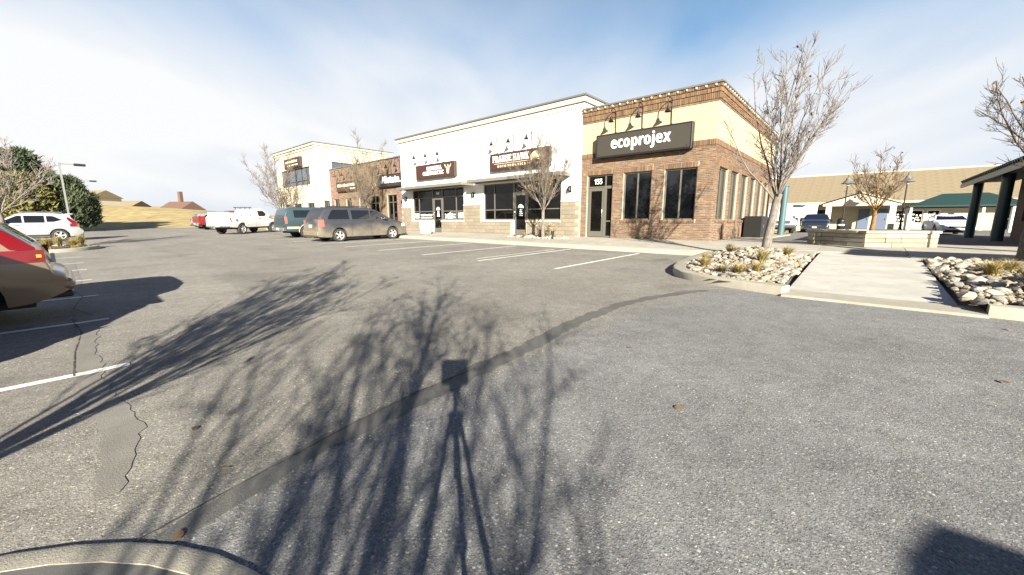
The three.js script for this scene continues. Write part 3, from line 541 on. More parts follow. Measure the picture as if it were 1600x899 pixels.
  mesh('downspout_shoe', [cyl(0.035, 0.035, 0.6, 1.25, xr + 0.07, zf - 1.6, 10)], mat.signBrown, b);
}

// signs
function signBoard(name, label, x0, x1, y0, y1, z, face, rim, depth = 0.26) {
  const s = thing(name, label, 'sign', [(x0 + x1) / 2, y0, z]); const w = (x1 - x0) / 2, h = y1 - y0, e = 0.07;
  mesh('cabinet', [rbx(-w, w, 0, h, -depth, 0, 0.02)], rim, s); mesh('face', [bx(-w + e, w - e, e, h - e, -0.001, 0.012)], face, s);
  return { s, w, h };
}
{
  const { s, h, w } = signBoard('shop_sign', 'long grey sign with black rim and white lettering above the brick corner shop', -9.36, -5.26, 4.10, 5.09, -16.19, mat.signGrey, mat.signBlack);
  const word = mesh('lettering', [lettering('ecoprojex', font, 0.46, 2.55, 0.035, 0.0, h / 2 - 0.15, 0.013)], mat.letter, s); word.position.x = -0.02;
  for (const sx of [-0.94, 0, 0.94]) for (const sy of [0.14, h - 0.14]) mesh('screw', [flat(new THREE.SphereGeometry(0.022, 8, 6)).translate(sx * w * (sx ? 0.98 : 1), sy, 0.013)], mat.signBlack, s);
}
// gooseneck lamps
const neck = (() => { const p = []; for (const t of range(0, 1, 4)) p.push([0, 0.78 * t, 0.02 + 0.03 * t]); for (let i = 1; i <= 9; i++) { const a = Math.PI - (i / 9) * Math.PI; p.push([0, 0.78 + Math.sin(a) * 0.2, 0.26 + Math.cos(a) * 0.21]); } p.push([0, 0.62, 0.475]); return tube(p, 0.017, 0.017, 6); })();
const shade = lathe([[0.03, 0.62], [0.045, 0.58], [0.05, 0.52], [0.085, 0.46], [0.13, 0.40], [0.125, 0.40], [0.08, 0.45], [0.045, 0.51], [0.001, 0.57]], 18).translate(0, 0, 0.475);
const plate = flat(new THREE.CylinderGeometry(0.05, 0.05, 0.02, 12)).rotateX(Math.PI / 2).translate(0, 0.02, 0.01);
let lamp0 = null;
function signLamp(x, y, z, label, group) { if (!lamp0) { lamp0 = thing('sign_lamp', label, 'lamp', [x, y, z], 0, group); mesh('arm', neck, mat.lampBlack, lamp0); mesh('shade', shade, mat.lampBlack, lamp0); mesh('wall_plate', plate, mat.lampBlack, lamp0); return lamp0; } const c = lamp0.clone(); c.name = numbered('sign_lamp'); c.userData = { label, category: 'lamp', group }; c.position.set(x, y, z); scene.add(c); return c; }
for (const x of [-8.58, -7.38, -6.18]) signLamp(x, 5.12, FRONT + 0.001, 'black gooseneck lamp above the long grey sign on cream wall', 'gooseneck lamps over the grey sign');

// ---------------------------------------------------------------- white shop building
{
  const b = thing('white_shop', 'long white stucco shop building with tan block base, stepped cornice and two canopies', 'building');
  const xl = -25.3, xr = -10.255, y0 = 0.3, zf = FRONT, zb = -28.5, o1 = [-24.0, -18.62, 1.40, 3.42], o2 = [-16.87, -11.4, 1.40, 3.42], d1 = [-21.78, -20.8, 0.58, 3.42], d2 = [-14.56, -13.62, 0.58, 3.42];
  mesh('wall', wallZ(xl, xr, y0, 6.24, zf, 0.3, [o1, o2, [d1[0], d1[1], 0.58, 1.401], [d2[0], d2[1], 0.58, 1.401]]), mat.stucco, b);
  mesh('side_wall', [bx(xl, xl + 0.3, y0, 6.24, zb, zf - 0.31), bx(xr - 0.3, xr, y0, 6.24, zb, zf - 0.31), bx(xl + 0.31, xr - 0.31, y0, 6.24, zb, zb + 0.3)], mat.stucco, b);
  mesh('roof', [bx(xl + 0.31, xr - 0.31, 6.0, 6.1, zb + 0.31, zf - 0.31)], mat.coping, b); mesh('interior_floor', [bx(xl + 0.31, xr - 0.31, 0.5, 0.59, zb + 0.31, zf - 0.31)], mat.concrete, b);
  const tier = (name, ya, yb, out, m, r) => mesh(name, [r ? rbx(xl - out, xr + out, ya, yb, zf - 0.4, zf + out, 0.02) : bx(xl - out, xr + out, ya, yb, zf - 0.4, zf + out), bx(xl - out, xl + 0.35, ya + 0.001, yb - 0.001, zb, zf - 0.4), bx(xr - 0.35, xr + out, ya + 0.001, yb - 0.001, zb, zf - 0.4)], m, b);
  tier('frieze', 6.25, 6.50, 0.035, mat.stucco); tier('cornice_step', 6.51, 6.70, 0.09, mat.stucco, true); tier('cornice_step', 6.715, 6.95, 0.19, mat.trimCream, true); tier('coping', 6.95, 7.03, 0.25, mat.coping);
  // block wainscot: each block a piece
  const r = rng(9), bh = 0.2, bw = 0.4, g = bx(-bw / 2 + 0.005, bw / 2 - 0.005, 0.004, bh - 0.006, 0, 0.085), gh = bx(-bw / 4 + 0.005, bw / 4 - 0.005, 0.004, bh - 0.006, 0, 0.085);
  mesh('mortar_bed', wallZ(xl, xr, y0, 2.27, zf + 0.075, 0.075, [o1, o2, [d1[0], d1[1], 0.58, 1.401], [d2[0], d2[1], 0.58, 1.401]].map((q) => [q[0] - 0.04, q[1] + 0.04, q[2] - 0.1, q[3]])), mat.mortar, b);
  const blocked = (x, y, hw) => (x + hw > o1[0] - 0.06 && x - hw < o1[1] + 0.06 && y > 1.25) || (x + hw > o2[0] - 0.06 && x - hw < o2[1] + 0.06 && y > 1.25) || (x + hw > d1[0] - 0.03 && x - hw < d1[1] + 0.03) || (x + hw > d2[0] - 0.03 && x - hw < d2[1] + 0.03);
  for (let j = 0; j < 9; j++) { const y = 0.47 + j * bh; for (let x = xl + 0.2 + (j % 2) * 0.2; x < xr - 0.1; x += bw) { const m = mat.block[Math.floor(r() * 3)], dz = r() * 0.005; if (!blocked(x, y + 0.1, bw / 2)) { const o = mesh('block', g, m, b); o.position.set(x, y, zf + dz + 0.006); } else for (const s of [-0.1, 0.1]) if (!blocked(x + s, y + 0.1, bw / 4)) { const o = mesh('block', gh, m, b); o.position.set(x + s, y, zf + dz + 0.006); } } }
  mesh('wainscot_cap', [[xl, o1[0] - 0.05], [o1[1] + 0.05, o2[0] - 0.05], [o2[1] + 0.05, xr]].map(([a, c]) => rbx(a, c, 2.27, 2.33, zf - 0.02, zf + 0.12, 0.012)), mat.trimCream, b);
  mesh('sill', [[o1[0] - 0.05, d1[0] - 0.02], [d1[1] + 0.02, o1[1] + 0.05], [o2[0] - 0.05, d2[0] - 0.02], [d2[1] + 0.02, o2[1] + 0.05]].map(([a, c]) => rbx(a, c, 1.285, 1.395, zf - 0.05, zf + 0.13, 0.012)), mat.trimCream, b);
  const z = zf - 0.06;
  glazing(b, o1[0], d1[0], 1.40, 3.42, z, [-23.35], [1.97, 2.87]); glazing(b, d1[1], o1[1], 1.40, 3.42, z, [-19.42], [1.97, 2.87]); glazing(b, d1[0], d1[1], 2.87, 3.42, z); door(b, d1[0] + 0.04, d1[1] - 0.04, 0.62, 2.86, z - 0.02, true);
  glazing(b, o2[0], d2[0], 1.40, 3.42, z, [-16.05], [1.97]); glazing(b, d2[1], o2[1], 1.40, 3.42, z, [-12.5], [1.97]); glazing(b, d2[0], d2[1], 2.87, 3.42, z); door(b, d2[0] + 0.04, d2[1] - 0.04, 0.62, 2.86, z - 0.02, true);
  // white vinyl lettering on the lower panes and doors, too far off to read
  const rr = rng(4), v = []; for (const [a, c, n] of [[-23.9, -23.45, 3], [-23.25, -21.95, 2], [-20.6, -19.55, 2], [-19.3, -18.75, 3]]) for (let k = 0; k < n; k++) { let x = a; const y = 1.52 + (k * 0.36) / n; while (x < c) { const w = 0.035 + rr() * 0.05; v.push(bx(x, Math.min(c, x + w), y, y + 0.07 + rr() * 0.035, z - 0.044, z - 0.040)); x += w + 0.018; } }
  for (const k of [0, 1, 2]) v.push(bx(-21.42 + k * 0.1, -21.35 + k * 0.1, 3.05, 3.2, z - 0.044, z - 0.04)); v.push(bx(-20.3, -19.85, 1.5, 1.82, z - 0.0435, z - 0.039)); for (const dx of [-21.29, -14.09]) { v.push(flat(new THREE.CircleGeometry(0.2, 16, 0, Math.PI)).translate(dx, 2.05, z - 0.03)); for (let k = 0; k < 4; k++) v.push(bx(dx - 0.13 + 0.02 * k, dx + 0.14 - 0.015 * k, 1.62 + k * 0.1, 1.68 + k * 0.1, z - 0.037, z - 0.032)); }
  mesh('window_lettering', v, mat.letter, b);
}
function canopy(label, x0, x1, y, zf, d) {
  const c = thing('canopy', label, 'canopy', [(x0 + x1) / 2, y, zf]); const w = (x1 - x0) / 2;
  mesh('deck', [bx(-w + 0.06, w - 0.06, 0.06, 0.10, 0.002, d - 0.05)], mat.awning, c); mesh('fascia', [rbx(-w, w, 0, 0.17, d - 0.06, d, 0.012), rbx(-w, -w + 0.06, 0, 0.17, 0.002, d - 0.061, 0.012), rbx(w - 0.06, w, 0, 0.17, 0.002, d - 0.061, 0.012)], mat.awning, c);
  for (let k = 0; k < 5; k++) mesh('purlin', [bx(-w + 0.06, w - 0.06, 0.01, 0.06, 0.1 + (k * (d - 0.25)) / 4, 0.14 + (k * (d - 0.25)) / 4)], mat.awning, c);
  for (const s of [-0.92, -0.31, 0.31, 0.92]) mesh('tie_rod', [tube([[s * w, 0.17, d - 0.1], [s * w, 0.70, 0.0]], 0.012, 0.012, 6)], mat.steel, c);
  for (const s of [-0.92, -0.31, 0.31, 0.92]) mesh('anchor', [flat(new THREE.CylinderGeometry(0.05, 0.05, 0.02, 10)).rotateX(Math.PI / 2).translate(s * w, 0.70, 0.012)], mat.steel, c);
}
canopy('flat grey metal canopy over the shop windows behind the white planter pot', -24.5, -17.75, 3.42, FRONT, 0.95);
canopy('flat grey metal canopy over the shop door behind the small street tree', -17.3, -10.85, 3.48, FRONT, 0.95);
{
  const { s, h } = signBoard('shop_sign', 'red-brown sign with two lines of cream lettering and a figure emblem', -23.18, -19.16, 4.07, 4.99, -16.27, mat.signBrown, mat.signDark, 0.22);
  mesh('lettering', [lettering('CAMPBELL', serif, 0.235, 1.55, 0.02, 0.02, h / 2 + 0.06, 0.013), lettering('CHIROPRACTIC', serif, 0.235, 2.15, 0.02, -0.1, h / 2 - 0.24, 0.013)], mat.letter, s);
  const f = []; for (const k of [-1, 1]) { f.push(tube([[1.4 + k * 0.04, 0.2, 0.016], [1.4 + k * 0.07, 0.45, 0.016], [1.4 + k * 0.1, 0.56, 0.016]], 0.04, 0.05, 6)); f.push(tube([[1.4 + k * 0.1, 0.55, 0.016], [1.4 + k * 0.22, 0.62, 0.016], [1.4 + k * 0.3, 0.75, 0.016]], 0.045, 0.025, 6)); } f.push(flat(new THREE.SphereGeometry(0.06, 10, 8)).scale(1, 1.1, 0.4).translate(1.4, 0.67, 0.016));
  mesh('emblem', f, mat.letterCream, s);
}
for (const x of [-23.0, -21.75, -20.5]) signLamp(x, 5.02, FRONT + 0.001, 'black gooseneck lamp above the red-brown sign with the figure emblem', 'gooseneck lamps over the figure sign');
{
  const { s, h } = signBoard('shop_sign', 'red-brown sign with cream arched emblem behind the small street tree', -16.1, -12.0, 4.08, 5.0, -16.27, mat.signBrown, mat.signDark, 0.22);
  mesh('lettering', [lettering('PRAIRIE HAWK', serif, 0.34, 2.6, 0.02, -0.52, h / 2 - 0.02, 0.013)], mat.letter, s);
  mesh('small_lettering', [lettering('O R T H O D O N T I C S', font, 0.12, 2.0, 0.016, -0.45, h / 2 - 0.30, 0.013), bx(-1.7, 0.75, h / 2 - 0.115, h / 2 - 0.09, 0.0125, 0.022)], mat.letterCream, s);
  const sh = new THREE.Shape(); sh.absarc(0, 0, 0.42, -0.15, Math.PI + 0.15, false); sh.quadraticCurveTo(-0.2, 0.06, -0.02, 0.12); sh.quadraticCurveTo(0.18, 0.1, 0.42, -0.06);
  mesh('emblem', [flat(new THREE.ExtrudeGeometry(sh, { depth: 0.03, bevelEnabled: false, curveSegments: 16 })).scale(1.05, 1.05, 1).translate(1.28, h / 2 - 0.12, 0.0125)], mat.letterCream, s);
  mesh('hill_mark', [tube([[0.75, 0.2, 0.014], [1.0, 0.28, 0.014], [1.25, 0.42, 0.014], [1.5, 0.34, 0.014], [1.8, 0.22, 0.014]], 0.02, 0.02, 6)], mat.letterCream, s);
}
for (const x of [-15.75, -14.5, -13.25]) signLamp(x, 5.02, FRONT + 0.001, 'black gooseneck lamp above the red-brown sign with arched emblem', 'gooseneck lamps over the arch sign');
function wallLamp(x, label) { const l = thing('wall_lamp', label, 'lamp', [x, 2.72, FRONT + 0.002]); mesh('back_plate', [rbx(-0.06, 0.06, 0, 0.32, 0, 0.03, 0.01)], mat.lampBlack, l); mesh('hood', [lathe([[0.03, 0.3], [0.1, 0.2], [0.1, 0.06], [0.085, 0.06], [0.08, 0.19], [0.001, 0.27]], 14).translate(0, 0, 0.13), bx(-0.02, 0.02, 0.2, 0.24, 0.03, 0.08)], mat.lampBlack, l); }
wallLamp(-24.75, 'small black wall lamp between the brick link and the first canopy'); wallLamp(-17.7, 'small black wall lamp on the white pier between the two canopies'); wallLamp(-10.85, 'small black wall lamp on white wall beside the brick corner shop');

// ---------------------------------------------------------------- lower brick link building
{
  const b = thing('brick_link', 'lower tan and red brick building between the white shop and the tall cream building', 'building');
  const xl = -37.68, xr = -25.31, zf = -16.9, y1 = 5.95, holes = [[-28.0, -26.62, 0.58, 3.32], [-37.05, -36.05, 1.4, 3.3], [-34.75, -33.75, 1.4, 3.3], [-32.4, -31.4, 1.4, 3.3], [-30.6, -29.2, 0.58, 3.3]];
  mesh('wall', wallZ(xl, xr, 0.3, y1, zf, 0.3, holes), mat.mortar, b); mesh('rear_walls', [bx(xl, xl + 0.3, 0.3, y1, -28.5, zf - 0.31), bx(xr - 0.3, xr, 0.3, y1, -28.5, zf - 0.31), bx(xl + 0.31, xr - 0.31, 0.3, y1, -28.5, -28.2)], mat.mortar, b); mesh('roof', [bx(xl + 0.31, xr - 0.31, 5.4, 5.5, -28.19, zf - 0.31)], mat.coping, b); mesh('interior_floor', [bx(xl + 0.31, xr - 0.31, 0.5, 0.59, -28.19, zf - 0.31)], mat.concrete, b);
  const op = holes.map((q) => [q[0] - xl, q[1] - xl, q[2], q[3]]), t2 = [[0.20, 0.13, 0.075], [0.22, 0.15, 0.085], [0.18, 0.115, 0.065], [0.20, 0.12, 0.075]], t3 = [[0.21, 0.12, 0.095], [0.19, 0.105, 0.085], [0.23, 0.14, 0.11]];
  const part = (a, c, t, seed) => { const m = mesh('brick_courses', brickwork(V3(a, 0, zf), X1, Z1, c - a, 0.42, y1 - 0.02, holes.map((q) => [q[0] - a, q[1] - a, q[2], q[3]]).filter((q) => q[1] > 0 && q[0] < c - a).map((q) => [Math.max(0, q[0]), Math.min(c - a, q[1]), q[2], q[3]]), seed, { tones: t, h: 0.0953, w: 0.29 }), mat.brick, b); m.userData.kind = 'stuff'; };
  part(xl, -35.9, t3, 21); part(-35.9, -27.0, t2, 22); part(-27.0, xr, t3, 23); void op;
  mesh('coping', [rbx(xl, xr, y1, y1 + 0.08, zf - 0.4, zf + 0.08, 0.015)], mat.coping, b);
  for (const q of holes) { if (q[2] < 1) { glazing(b, q[0], q[1], 0.6, q[3], zf - 0.08, [(q[0] + q[1]) / 2], [2.75]); } else glazing(b, q[0], q[1], q[2], q[3], zf - 0.08, [(q[0] + q[1]) / 2]); }
}
{
  const { s, h } = signBoard('shop_sign', 'dark brown sign with large white lettering on the brick link building', -28.9, -25.36, 3.88, 4.80, -16.66, mat.signDark, mat.signBlack, 0.22);
  mesh('lettering', [lettering('Allstate.', font, 0.50, 2.55, 0.03, 0.2, h / 2 - 0.18, 0.013)], mat.letter, s);
}
{
  const { s, h } = signBoard('shop_sign', 'tan sign with cream lettering half hidden by a street tree', -35.95, -32.15, 3.88, 4.72, -16.66, mat.signBrown, mat.signDark, 0.22); const r = rng(8), v = [];
  for (const [y, x0, x1, hh] of [[h / 2 - 0.03, -1.6, 1.55, 0.26], [h / 2 - 0.28, 0.7, 1.6, 0.12]]) { let x = x0; while (x < x1) { const w = 0.09 + r() * 0.12; v.push(rbx(x, x + w, y, y + hh * (0.7 + 0.3 * r()), 0.01, 0.035, 0.01)); x += w + 0.035; } } mesh('lettering', v, mat.letterCream, s);
}
for (const x of [-35.6, -34.3, -33.0]) signLamp(x, 4.78, -16.899, 'black gooseneck lamp above the tan sign half hidden by a tree', 'gooseneck lamps over the tan sign');
for (const x of [-28.5, -27.2, -26.0]) signLamp(x, 4.84, -16.899, 'black gooseneck lamp above the dark brown sign with white lettering', 'gooseneck lamps over the dark brown sign');

// ---------------------------------------------------------------- two-storey cream building
{
  const b = thing('cream_building', 'two-storey cream stucco building with stepped cornice and dark upper windows', 'building');
  const xr = -37.7, xl = -47.6, zf = -15.76, zb = -23.6, y1 = 7.55, hF = [[-46.4, -39.2, 4.72, 6.35], [-46.2, -44.4, 0.6, 3.0], [-43.6, -41.8, 1.3, 3.0], [-40.4, -38.7, 1.3, 3.0]];
  mesh('wall', wallZ(xl, xr, 0.2, y1, zf, 0.3, hF), mat.creamPale, b);
  const sw = [[17.2, 19.2, 6.12, 6.75], [16.25, 16.8, 1.3, 3.2]]; mesh('wall', wallZ(-zf + 0.31, -zb, 0.2, y1, 0, 0.3, sw).map((q) => q.rotateY(Math.PI / 2).translate(xr - 0.001, 0, 0)), mat.creamPale, b);
  mesh('rear_walls', [bx(xl, xl + 0.3, 0.2, y1, zb, zf - 0.31), bx(xl + 0.31, xr - 0.31, 0.2, y1, zb, zb + 0.3)], mat.creamPale, b); mesh('roof', [bx(xl + 0.31, xr - 0.31, 7.2, 7.3, zb + 0.31, zf - 0.31)], mat.coping, b); mesh('upper_floor', [bx(xl + 0.31, xr - 0.31, 3.6, 3.8, zb + 0.31, zf - 0.31)], mat.concrete, b);
  const tier = (name, ya, yb, out, m) => mesh(name, [rbx(xl - out, xr + out, ya, yb, zf - 0.4, zf + out, 0.02), bx(xl - out, xl + 0.35, ya + 0.001, yb - 0.001, zb, zf - 0.4), bx(xr - 0.35, xr + out, ya + 0.001, yb - 0.001, zb, zf - 0.4)], m, b);
  tier('frieze', 7.56, 7.80, 0.05, mat.creamPale); tier('cornice_step', 7.81, 8.02, 0.13, mat.trimCream); tier('cornice_step', 8.03, 8.22, 0.24, mat.trimCream); tier('coping', 8.22, 8.30, 0.3, mat.coping);
  const gl = P(0.05, 0.065, 0.085, { roughness: 0.05, ior: 2.0 });
  glazing(b, ...hF[0], zf - 0.08, [-44.6, -42.8, -41.3, -40.1], [5.12], 0.07, 'window', gl, mat.frameDark); glazing(b, ...hF[1], zf - 0.08, [-45.3], [2.5]); glazing(b, ...hF[2], zf - 0.08, [-42.7]); glazing(b, ...hF[3], zf - 0.08, [-39.55]);
  for (const q of sw) { const w = glazing(b, ...q, 0, [(q[0] + q[1]) / 2], [], 0.06, 'window', gl, mat.frameDark); w.rotation.y = Math.PI / 2; w.position.set(xr - 0.08, 0, 0); }
  const { s, h } = signBoard('shop_sign', 'small brown sign with pale lettering high on the cream building', -44.6, -40.6, 6.42, 7.36, -15.5, mat.signBrown, mat.signDark, 0.24); const r = rng(3), v = [];
  for (const [y, hh, x0, x1] of [[h / 2 + 0.02, 0.24, -1.5, 1.2], [h / 2 - 0.28, 0.14, -1.1, 1.4]]) { let x = x0; while (x < x1) { const w = 0.1 + r() * 0.14; v.push(rbx(x, x + w, y, y + hh * (0.7 + 0.3 * r()), 0.01, 0.035, 0.01)); x += w + 0.05; } } mesh('lettering', v, mat.letterCream, s);
}

// ---------------------------------------------------------------- bare trees
// trunk, ascending limbs, branches and twigs; crown outline given by its half width at each height
function bareTree(name, label, category, [x, y, z], o) {
  const r = rng(o.seed), t = thing(name, label, category, [x, y, z], 0, o.group), limbs = [], twigs = [], leaves = [];
  const { H, fork, r0 = 0.08, spread = 1.6, limbsN = 9, lean = [0, 0], up = 0.75, dens = 1, leafN = 0, leafSize = 0.05, thick = 0.6, tilt = [0.35, 0.75], twigR = 0.006 } = o;
  const rnd = (s) => (r() - 0.5) * s;
  const trunk = []; for (let i = 0; i <= 6; i++) { const a = i / 6; trunk.push(V3(lean[0] * fork * a + rnd(0.03) * (i > 0), -0.1 + (fork + 0.1) * a, lean[1] * fork * a + rnd(0.03) * (i > 0))); }
  const flare = trunk.map((p) => p.clone()); mesh('trunk', [tube(flare, r0 * 1.18, r0 * 0.86, 12), tube([V3(0, -0.1, 0), V3(0, 0.14, 0)], r0 * 1.5, r0 * 1.12, 12)], o.bark || mat.bark, t);
  const top = trunk[6], crownH = H - fork;
  function grow(p0, dir, len, rad, level, sides) {
    const n = level < 2 ? 7 : level === 2 ? 5 : 3, pts = [p0.clone()], d = dir.clone(); let p = p0.clone();
    for (let i = 0; i < n; i++) { d.x += rnd(level ? 0.34 : 0.22) + lean[0] * 0.06; d.z += rnd(level ? 0.34 : 0.22) + lean[1] * 0.06; d.y += up * (level === 1 ? 0.10 : 0.13) + rnd(0.12); d.normalize(); p = p.clone().addScaledVector(d, len / n); pts.push(p); }
    const end = level === 1 ? rad * 0.28 : level === 2 ? rad * 0.35 : twigR * 0.5;
    (level <= 2 ? limbs : twigs).push(tube(pts, rad, end, sides, false));
    return { pts, d };
  }
  const at2 = (pts, f) => { const k = f * (pts.length - 1), i = Math.min(pts.length - 2, Math.floor(k)); return pts[i].clone().lerp(pts[i + 1], k - i); };
  const dirAt = (pts, f) => { const i = Math.min(pts.length - 2, Math.floor(f * (pts.length - 1))); return pts[i + 1].clone().sub(pts[i]).normalize(); };
  const side = (d, ang) => { const a = r() * 6.28, u = V3(Math.cos(a), 0.15, Math.sin(a)); u.addScaledVector(d, -u.dot(d)).normalize(); return d.clone().multiplyScalar(Math.cos(ang)).addScaledVector(u, Math.sin(ang)).normalize(); };
  const leafAt = (p) => { const g = new THREE.PlaneGeometry(leafSize, leafSize * 1.5); g.rotateX(r() * 6); g.rotateY(r() * 6); g.translate(p.x, p.y - leafSize * 0.5, p.z); leaves.push(flat(g)); };
  for (let i = 0; i < limbsN; i++) {
    const az = (i / limbsN) * 6.283 + rnd(0.7), leader = i === 0, tl = leader ? 0.06 : lerp(tilt[0], tilt[1], r()), start = leader ? top : at2(trunk, 0.80 + 0.2 * r()).lerp(top, r() * 0.6);
    const d = V3(Math.cos(az) * Math.sin(tl) + lean[0] * 0.5, Math.cos(tl), Math.sin(az) * Math.sin(tl) + lean[1] * 0.5).normalize();
    const L = crownH * (leader ? 0.98 : (0.62 + 0.34 * r()) * (1 - 0.28 * (tl - tilt[0]))) * (1 / (0.55 + 0.45 * Math.cos(tl))) * 0.9;
    const A = grow(start, d, Math.min(L, crownH * 1.02), r0 * (leader ? 0.62 : 0.36 + 0.14 * r()) * thick, 1, 6);
    const nb = Math.round((leader ? 13 : 9) * dens);
    for (let b = 0; b < nb; b++) {
      const f = 0.12 + 0.82 * (b + r()) / nb, p = at2(A.pts, f), dd = side(dirAt(A.pts, f), 0.45 + 0.5 * r());
      const l2 = (0.30 + 0.5 * r()) * spread * (1.05 - 0.72 * f), B = grow(p, dd, l2, r0 * 0.17 * (1.15 - 0.7 * f) * thick, 2, 4);
      const nt = Math.round((3 + 4 * r()) * dens);
      for (let k = 0; k < nt; k++) { const g = 0.15 + 0.85 * r(), q = at2(B.pts, g), tw = grow(q, side(dirAt(B.pts, Math.min(0.99, g)), 0.35 + 0.5 * r()), (0.16 + 0.36 * r()) * Math.min(1.3, spread * 0.7), twigR, 3, 3); for (let m = 0; m < 2; m++) if (r() < 0.6 * dens) { const f2 = 0.3 + 0.6 * r(), tw2 = grow(at2(tw.pts, f2), side(dirAt(tw.pts, f2), 0.6), 0.08 + 0.16 * r(), twigR * 0.75, 3, 3); if (leafN && r() < leafN) leafAt(tw2.pts[3]); } if (leafN && r() < leafN * o.leafBias(q.y / H)) leafAt(tw.pts[3]); }
    }
  }
  const crown = mesh('crown', limbs, o.twigBark || o.bark || mat.bark, t); mesh('twigs', twigs, o.twig || mat.twig, crown);
  if (leaves.length) mesh('dead_leaves', leaves, o.leafM || mat.leafBrown, crown);
  return t;
}
const few = () => 1, low = (h) => (h < 0.45 ? 3.5 : 0.25);
bareTree('street_tree', 'tall grey-barked bare tree in the stone bed of the kerbed nose', 'tree', [-1.88, 0.55, -12.0], { seed: 7, H: 5.85, fork: 1.5, r0: 0.10, spread: 0.95, limbsN: 16, lean: [0.11, -0.04], up: 0.72, dens: 1.05, thick: 0.5, tilt: [0.10, 0.66], leafN: 0.02, leafSize: 0.045, leafBias: few, bark: mat.barkPale, twig: mat.twigPale, twigBark: mat.barkPale, twigR: 0.007 });
bareTree('street_tree', 'bare street tree with thick grey trunk beside the concrete ramp, shading the stones', 'tree', [2.62, 0.46, -13.4], { seed: 12, H: 5.0, fork: 2.0, r0: 0.13, spread: 0.95, limbsN: 12, lean: [0.05, 0.0], up: 0.5, dens: 1.15, thick: 0.5, tilt: [0.35, 0.85], leafN: 0.12, leafSize: 0.05, leafBias: low, leafM: mat.leafGold, bark: mat.bark });
bareTree('street_tree', 'small bare street tree with tan leaves low in its crown before the second canopy', 'tree', [-11.36, 0.49, -15.0], { seed: 21, H: 6.1, fork: 1.45, r0: 0.075, spread: 1.15, limbsN: 16, up: 0.8, dens: 1.3, tilt: [0.10, 0.80], twigR: 0.0055, leafN: 0.02, leafSize: 0.045, leafBias: low, leafM: mat.leafGold, bark: mat.barkPale, twig: mat.twigTan });
bareTree('street_tree', 'bare street tree rising behind the dark minivan before the brick link', 'tree', [-26.9, 0.45, -14.4], { seed: 33, H: 8.0, fork: 1.6, r0: 0.09, spread: 1.4, limbsN: 16, up: 0.85, dens: 1.35, tilt: [0.1, 0.55], leafN: 0.012, leafSize: 0.06, leafBias: low, leafM: mat.leafGold, twig: mat.twigTan, twigR: 0.0085 });
bareTree('street_tree', 'bare street tree with brown leaves standing before the cream building', 'tree', [-41.6, 0.45, -13.9], { seed: 44, H: 8.9, fork: 1.5, r0: 0.10, spread: 1.9, limbsN: 16, up: 0.7, dens: 1.35, tilt: [0.12, 0.85], leafN: 0.012, leafSize: 0.08, leafBias: low, leafM: mat.leafBrown, twig: mat.twigTan, twigR: 0.010 });
bareTree('planter_tree', 'young orange-barked bare tree growing in the stone planter', 'tree', [0.2, 0.95, -17.05], { seed: 55, H: 2.95, fork: 0.75, r0: 0.06, spread: 0.75, limbsN: 11, up: 0.8, dens: 0.95, tilt: [0.2, 0.95], leafN: 0.12, leafSize: 0.04, leafBias: low, leafM: mat.leafBrown, bark: mat.barkTan, twigBark: mat.barkTan, twig: mat.twigTan, twigR: 0.006 });
bareTree('island_tree', 'pale-barked bare tree in the far kerbed island before the evergreens', 'tree', [-26.9, 0.22, 1.75], { seed: 66, H: 5.6, fork: 1.5, r0: 0.11, spread: 1.4, limbsN: 13, up: 0.5, dens: 1.2, thick: 0.5, tilt: [0.3, 0.95], leafBias: few, bark: mat.barkPale, twigBark: mat.barkPale, twig: mat.twigPale, twigR: 0.009 });
// the two island trees beside the tripod, whose shadows cross the lot
bareTree('island_tree', 'upright bare tree in the concrete-topped island, its shadow raking the stalls', 'tree', [-1.62, 0.12, 2.3], { seed: 77, H: 5.4, fork: 0.85, r0: 0.085, spread: 1.25, limbsN: 20, up: 0.85, dens: 1.15, thick: 0.52, tilt: [0.08, 0.66], leafN: 0.03, leafSize: 0.05, leafBias: few });
bareTree('island_tree', 'spreading bare tree in the soil-filled island behind the camera tripod', 'tree', [2.38, 0.12, 2.55], { seed: 94, H: 4.95, fork: 0.95, r0: 0.095, spread: 1.75, limbsN: 17, up: 0.55, dens: 1.05, thick: 0.5, twigR: 0.0065, tilt: [0.2, 1.1], leafN: 0.012, leafSize: 0.06, leafBias: few });

// ---------------------------------------------------------------- shrubs and evergreens
{
  const s = thing('leafless_shrub', 'low leafless shrub of arching canes at the foot of the small street tree', 'shrub', [-11.75, 0.50, -15.55]), r = rng(14), c = [], l = [];
  for (let k = 0; k < 70; k++) { const a = r() * 6.28, h = 0.35 + r() * 0.55, sp = 0.25 + r() * 0.55, bx0 = (r() - 0.5) * 0.5, bz0 = (r() - 0.5) * 0.3; c.push(tube([[bx0, -0.02, bz0], [bx0 + Math.cos(a) * sp * 0.35, h * 0.6, bz0 + Math.sin(a) * sp * 0.3], [bx0 + Math.cos(a) * sp, h, bz0 + Math.sin(a) * sp * 0.6]], 0.009, 0.004, 3, false)); for (let q = 0; q < 3; q++) { const g = new THREE.PlaneGeometry(0.05, 0.06); g.rotateX(r() * 6); g.rotateY(r() * 6); const f = 0.4 + 0.6 * r(); l.push(flat(g).translate(bx0 + Math.cos(a) * sp * f * f, h * f, bz0 + Math.sin(a) * sp * 0.6 * f * f)); } }
  mesh('canes', c, mat.twig, s); mesh('dead_leaves', l, mat.straw[2], s);
}
[[-12.5, -15.0, 1.0], [-10.8, -15.1, 0.8], [-13.3, -15.2, 0.8]].forEach(([x, z, k], i) => tuft(x, walkLevel(x, z), z, k, i, 'pale straw tuft in the tree bed before the second canopy', 'tufts in the tree bed'));
